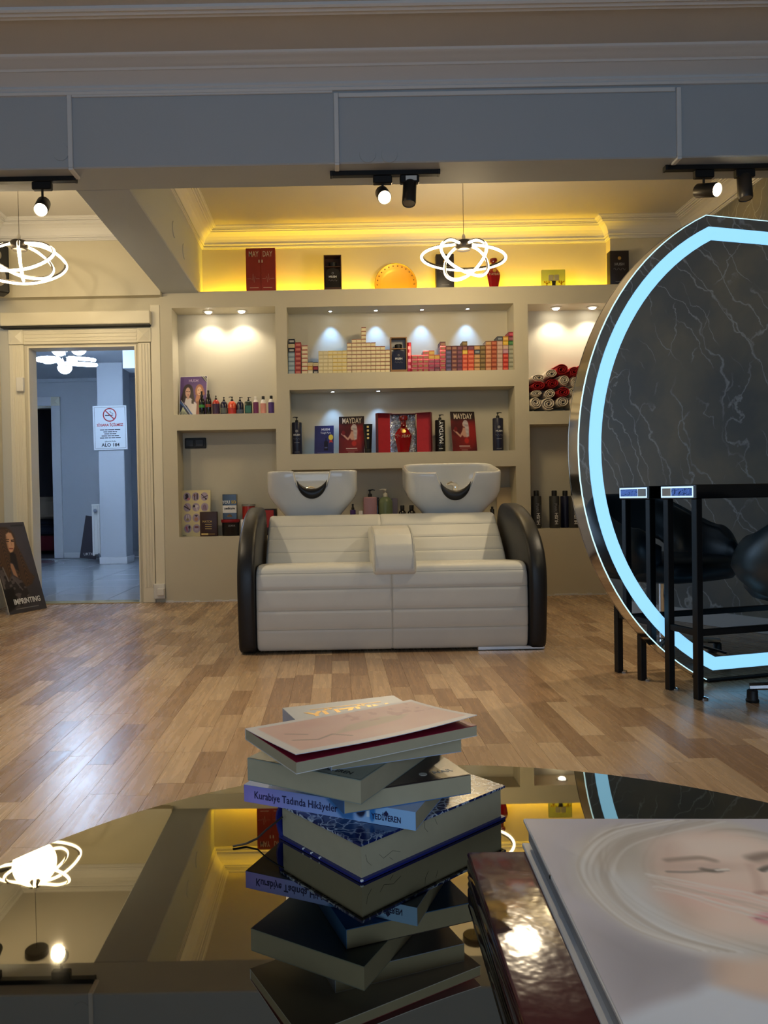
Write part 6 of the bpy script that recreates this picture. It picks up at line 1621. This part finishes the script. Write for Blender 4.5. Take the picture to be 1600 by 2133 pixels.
MB().box(.004, -MHh + .004, .0042, MW - .004, -.008, .0208).build('page_block', mat('catalogue_pages', (150, 152, 158), .6), mg)
MB().rbox(0, -MHh, .021, MW, 0, .0248, .0008, 1).build('front_cover', m_cat, mg)
MB().box(-.0006, -.1255, .0213, .006, -.123, .0245).build('binding_clip', m_ink, mg)
inv = Matrix.Rotation(-mg.rotation_euler.z, 4, 'Z') @ Matrix.Translation(-Vector((.198, .826, 0)))
def uvm(x, y):             # zoomed photograph reading -> catalogue cover coordinates
    q = inv @ F(940 + x * .4125, 1680 + y * .4125, ZT + .055)
    return (q.x / MW, 1 + q.y / MHh)
def spl(pts, n=10):
    out = []; m_ = len(pts)
    for k in range(m_ - 1):
        p0, p1, p2, p3 = [np.array(pts[max(0, min(m_ - 1, k + d))]) for d in (-1, 0, 1, 2)]
        for i in range(n):
            t_ = i / n
            out.append(tuple(.5 * (2 * p1 + (p2 - p0) * t_ + (2 * p0 - 5 * p1 + 4 * p2 - p3) * t_ ** 2 + (3 * p1 - p0 - 3 * p2 + p3) * t_ ** 3)))
    return out + [tuple(pts[-1])]
def portrait():
    p = Paint(330, 360, (190, 186, 200), MHh / MW)
    U = lambda *pts: [uvm(*q) for q in pts]
    C = lambda *pts: spl(U(*(pts + pts[:1])), 6)[:-1]        # smooth closed outline
    p.put(p.noise(3, 3, 1), (204, 200, 212), .5)
    p.put(p.poly(C((700, 620), (960, 660), (1290, 740), (1340, 820), (1310, 920), (1150, 960), (900, 1000), (760, 860)), .09), (148, 146, 160), .85)
    p.put(p.poly(C((760, 1120), (1000, 1010), (1200, 950), (1330, 900), (1600, 985), (1800, 1000), (1900, 1300), (700, 1300)), .02), (212, 220, 236))
    p.put(p.poly(U((1335, 740), (1330, 900), (1480, 950), (1600, 975), (1760, 990), (1900, 900), (1900, 700)), .03), (226, 196, 180))
    p.put(p.poly(C((1300, 640), (1335, 740), (1345, 840), (1420, 760), (1600, 700), (1500, 640)), .05), (190, 156, 142), .8)
    hair = p.poly(C((1040, 110), (1200, 70), (1400, 75), (1600, 140), (1900, 260), (1950, 700), (1600, 760), (1290, 745), (1100, 700), (950, 650), (820, 570), (720, 490), (640, 430), (600, 330), (620, 220), (700, 140), (850, 95)), .035)
    p.put(hair, (206, 200, 196))
    fx, fy = uvm(1640, 330)
    ang = np.arctan2((p.v - fy) * p.asp, p.u - fx); rad = np.hypot(p.u - fx, (p.v - fy) * p.asp)
    wv = rad + .05 * (p.noise(4, 4, 3) - .5) + .02 * np.sin(ang * 3)
    st = np.zeros_like(rad); rg = np.random.default_rng(21)
    for k in range(26):
        r0 = rg.uniform(.12, .52); w_ = rg.uniform(.003, .014); a0 = rg.uniform(-3.2, 3.2)
        st += rg.choice((-1, 1)) * np.exp(-((wv - r0) / w_) ** 2) * (.5 + .5 * np.cos(ang - a0)) * rg.uniform(.4, 1)
    p.put(hair * np.clip(st, 0, 1), (236, 234, 236), .75); p.put(hair * np.clip(-st, 0, 1), (166, 154, 144), .65)
    p.put(p.poly(C((740, 150), (1000, 110), (1080, 190), (1000, 300), (780, 270)), .10), (176, 164, 152), .55)
    p.put(p.poly(C((800, 340), (930, 380), (1100, 520), (1290, 660), (1500, 740), (1300, 735), (1000, 640), (860, 500)), .05), (228, 232, 240), .6)
    face = p.poly(C((1045, 170), (1200, 122), (1420, 128), (1600, 180), (1850, 250), (1900, 560), (1700, 660), (1480, 668), (1290, 640), (1160, 555), (1070, 400), (1020, 260)), .05)
    p.put(face, (238, 210, 198)); p.put(p.ell(*uvm(1330, 205), .13, .05, .7), (246, 226, 216), .8)
    p.put(p.poly(C((1050, 200), (1120, 200), (1160, 400), (1260, 560), (1150, 560), (1060, 400)), .06), (206, 174, 160), .7)
    p.put(p.ell(*uvm(1330, 455), .10, .045, .9), (238, 186, 178), .55)
    L = lambda w_, *q: p.line(spl(U(*q)), w_, .9)
    p.put(L(.010, (1090, 272), (1180, 264), (1260, 260), (1325, 274)), (150, 126, 114), .75); p.put(L(.017, (1525, 262), (1620, 246), (1760, 262)), (128, 106, 98), .85)
    p.put(p.ell(*uvm(1260, 306), .085, .022, .8), (206, 176, 166), .7)
    p.put(L(.005, (1090, 330), (1190, 332), (1290, 326), (1390, 322)), (128, 114, 110), .7); p.put(L(.008, (1270, 318), (1320, 326), (1350, 324)), (70, 62, 62), .7); p.put(L(.005, (1340, 322), (1392, 318)), (240, 230, 224), .9)
    p.put(p.ell(*uvm(1660, 318), .045, .012, .4), (236, 232, 232)); p.put(p.ell(*uvm(1655, 318), .016, .013, .4), (66, 78, 94)); p.put(L(.008, (1568, 322), (1610, 304), (1680, 298), (1760, 316)), (52, 46, 48), .9); p.put(p.ell(*uvm(1660, 292), .06, .016, .8), (200, 168, 158), .6)
    p.put(L(.010, (1510, 300), (1540, 360), (1556, 430)), (216, 182, 170), .8); p.put(L(.008, (1545, 440), (1575, 434), (1600, 438)), (190, 142, 134), .8)
    p.put(p.poly(C((1515, 562), (1560, 540), (1620, 536), (1800, 560), (1700, 602), (1600, 600), (1550, 584)), .012), (222, 140, 154)); p.put(L(.005, (1545, 565), (1620, 570), (1760, 566)), (160, 88, 100), .9)
    # loose strands across the cheek
    for k in range(16):
        a = rg.uniform(0, 1); b_ = rg.uniform(-20, 20)
        p.put(L(.004, (980 + 60 * a, 330 + 90 * a + b_), (1150 + 40 * a, 370 + 90 * a), (1350, 400 + 110 * a + b_), (1520, 440 + 120 * a), (1700, 500 + 100 * a)), (240, 238, 238) if k % 3 else (206, 188, 178), .30)
    for k in range(22):
        a = rg.uniform(0, 1) ** 1.2; b_ = rg.uniform(-8, 8)
        p.put(L(.004, (1060 + 330 * a, 68 + 8 * a), (780 + 160 * a, 128 + 60 * a + b_), (640 + 180 * a, 270 + 60 * a), (690 + 190 * a + b_, 430 + 50 * a), (900 + 220 * a, 610 + 30 * a), (1250 + 220 * a, 728 + 10 * a)), (238, 236, 236) if k % 2 else (180, 168, 160), .34)
    return p
o = obj('cover_print', portrait().mesh('cover_print', MW - .002, MHh - .002, print_mat(.42), flat=True), mg, (MW / 2, -MHh / 2, .0252))

# small glowing parts with their own lamp, and the lampless glass edge, need no separate light sampling
for k in ('pendant_glow', 'globe_glow', 'lamp_lit', 'downlight_lit', 'downlight_blue', 'led_tape', 'lit_glass_edge'):
    M[k].cycles.emission_sampling = 'NONE'
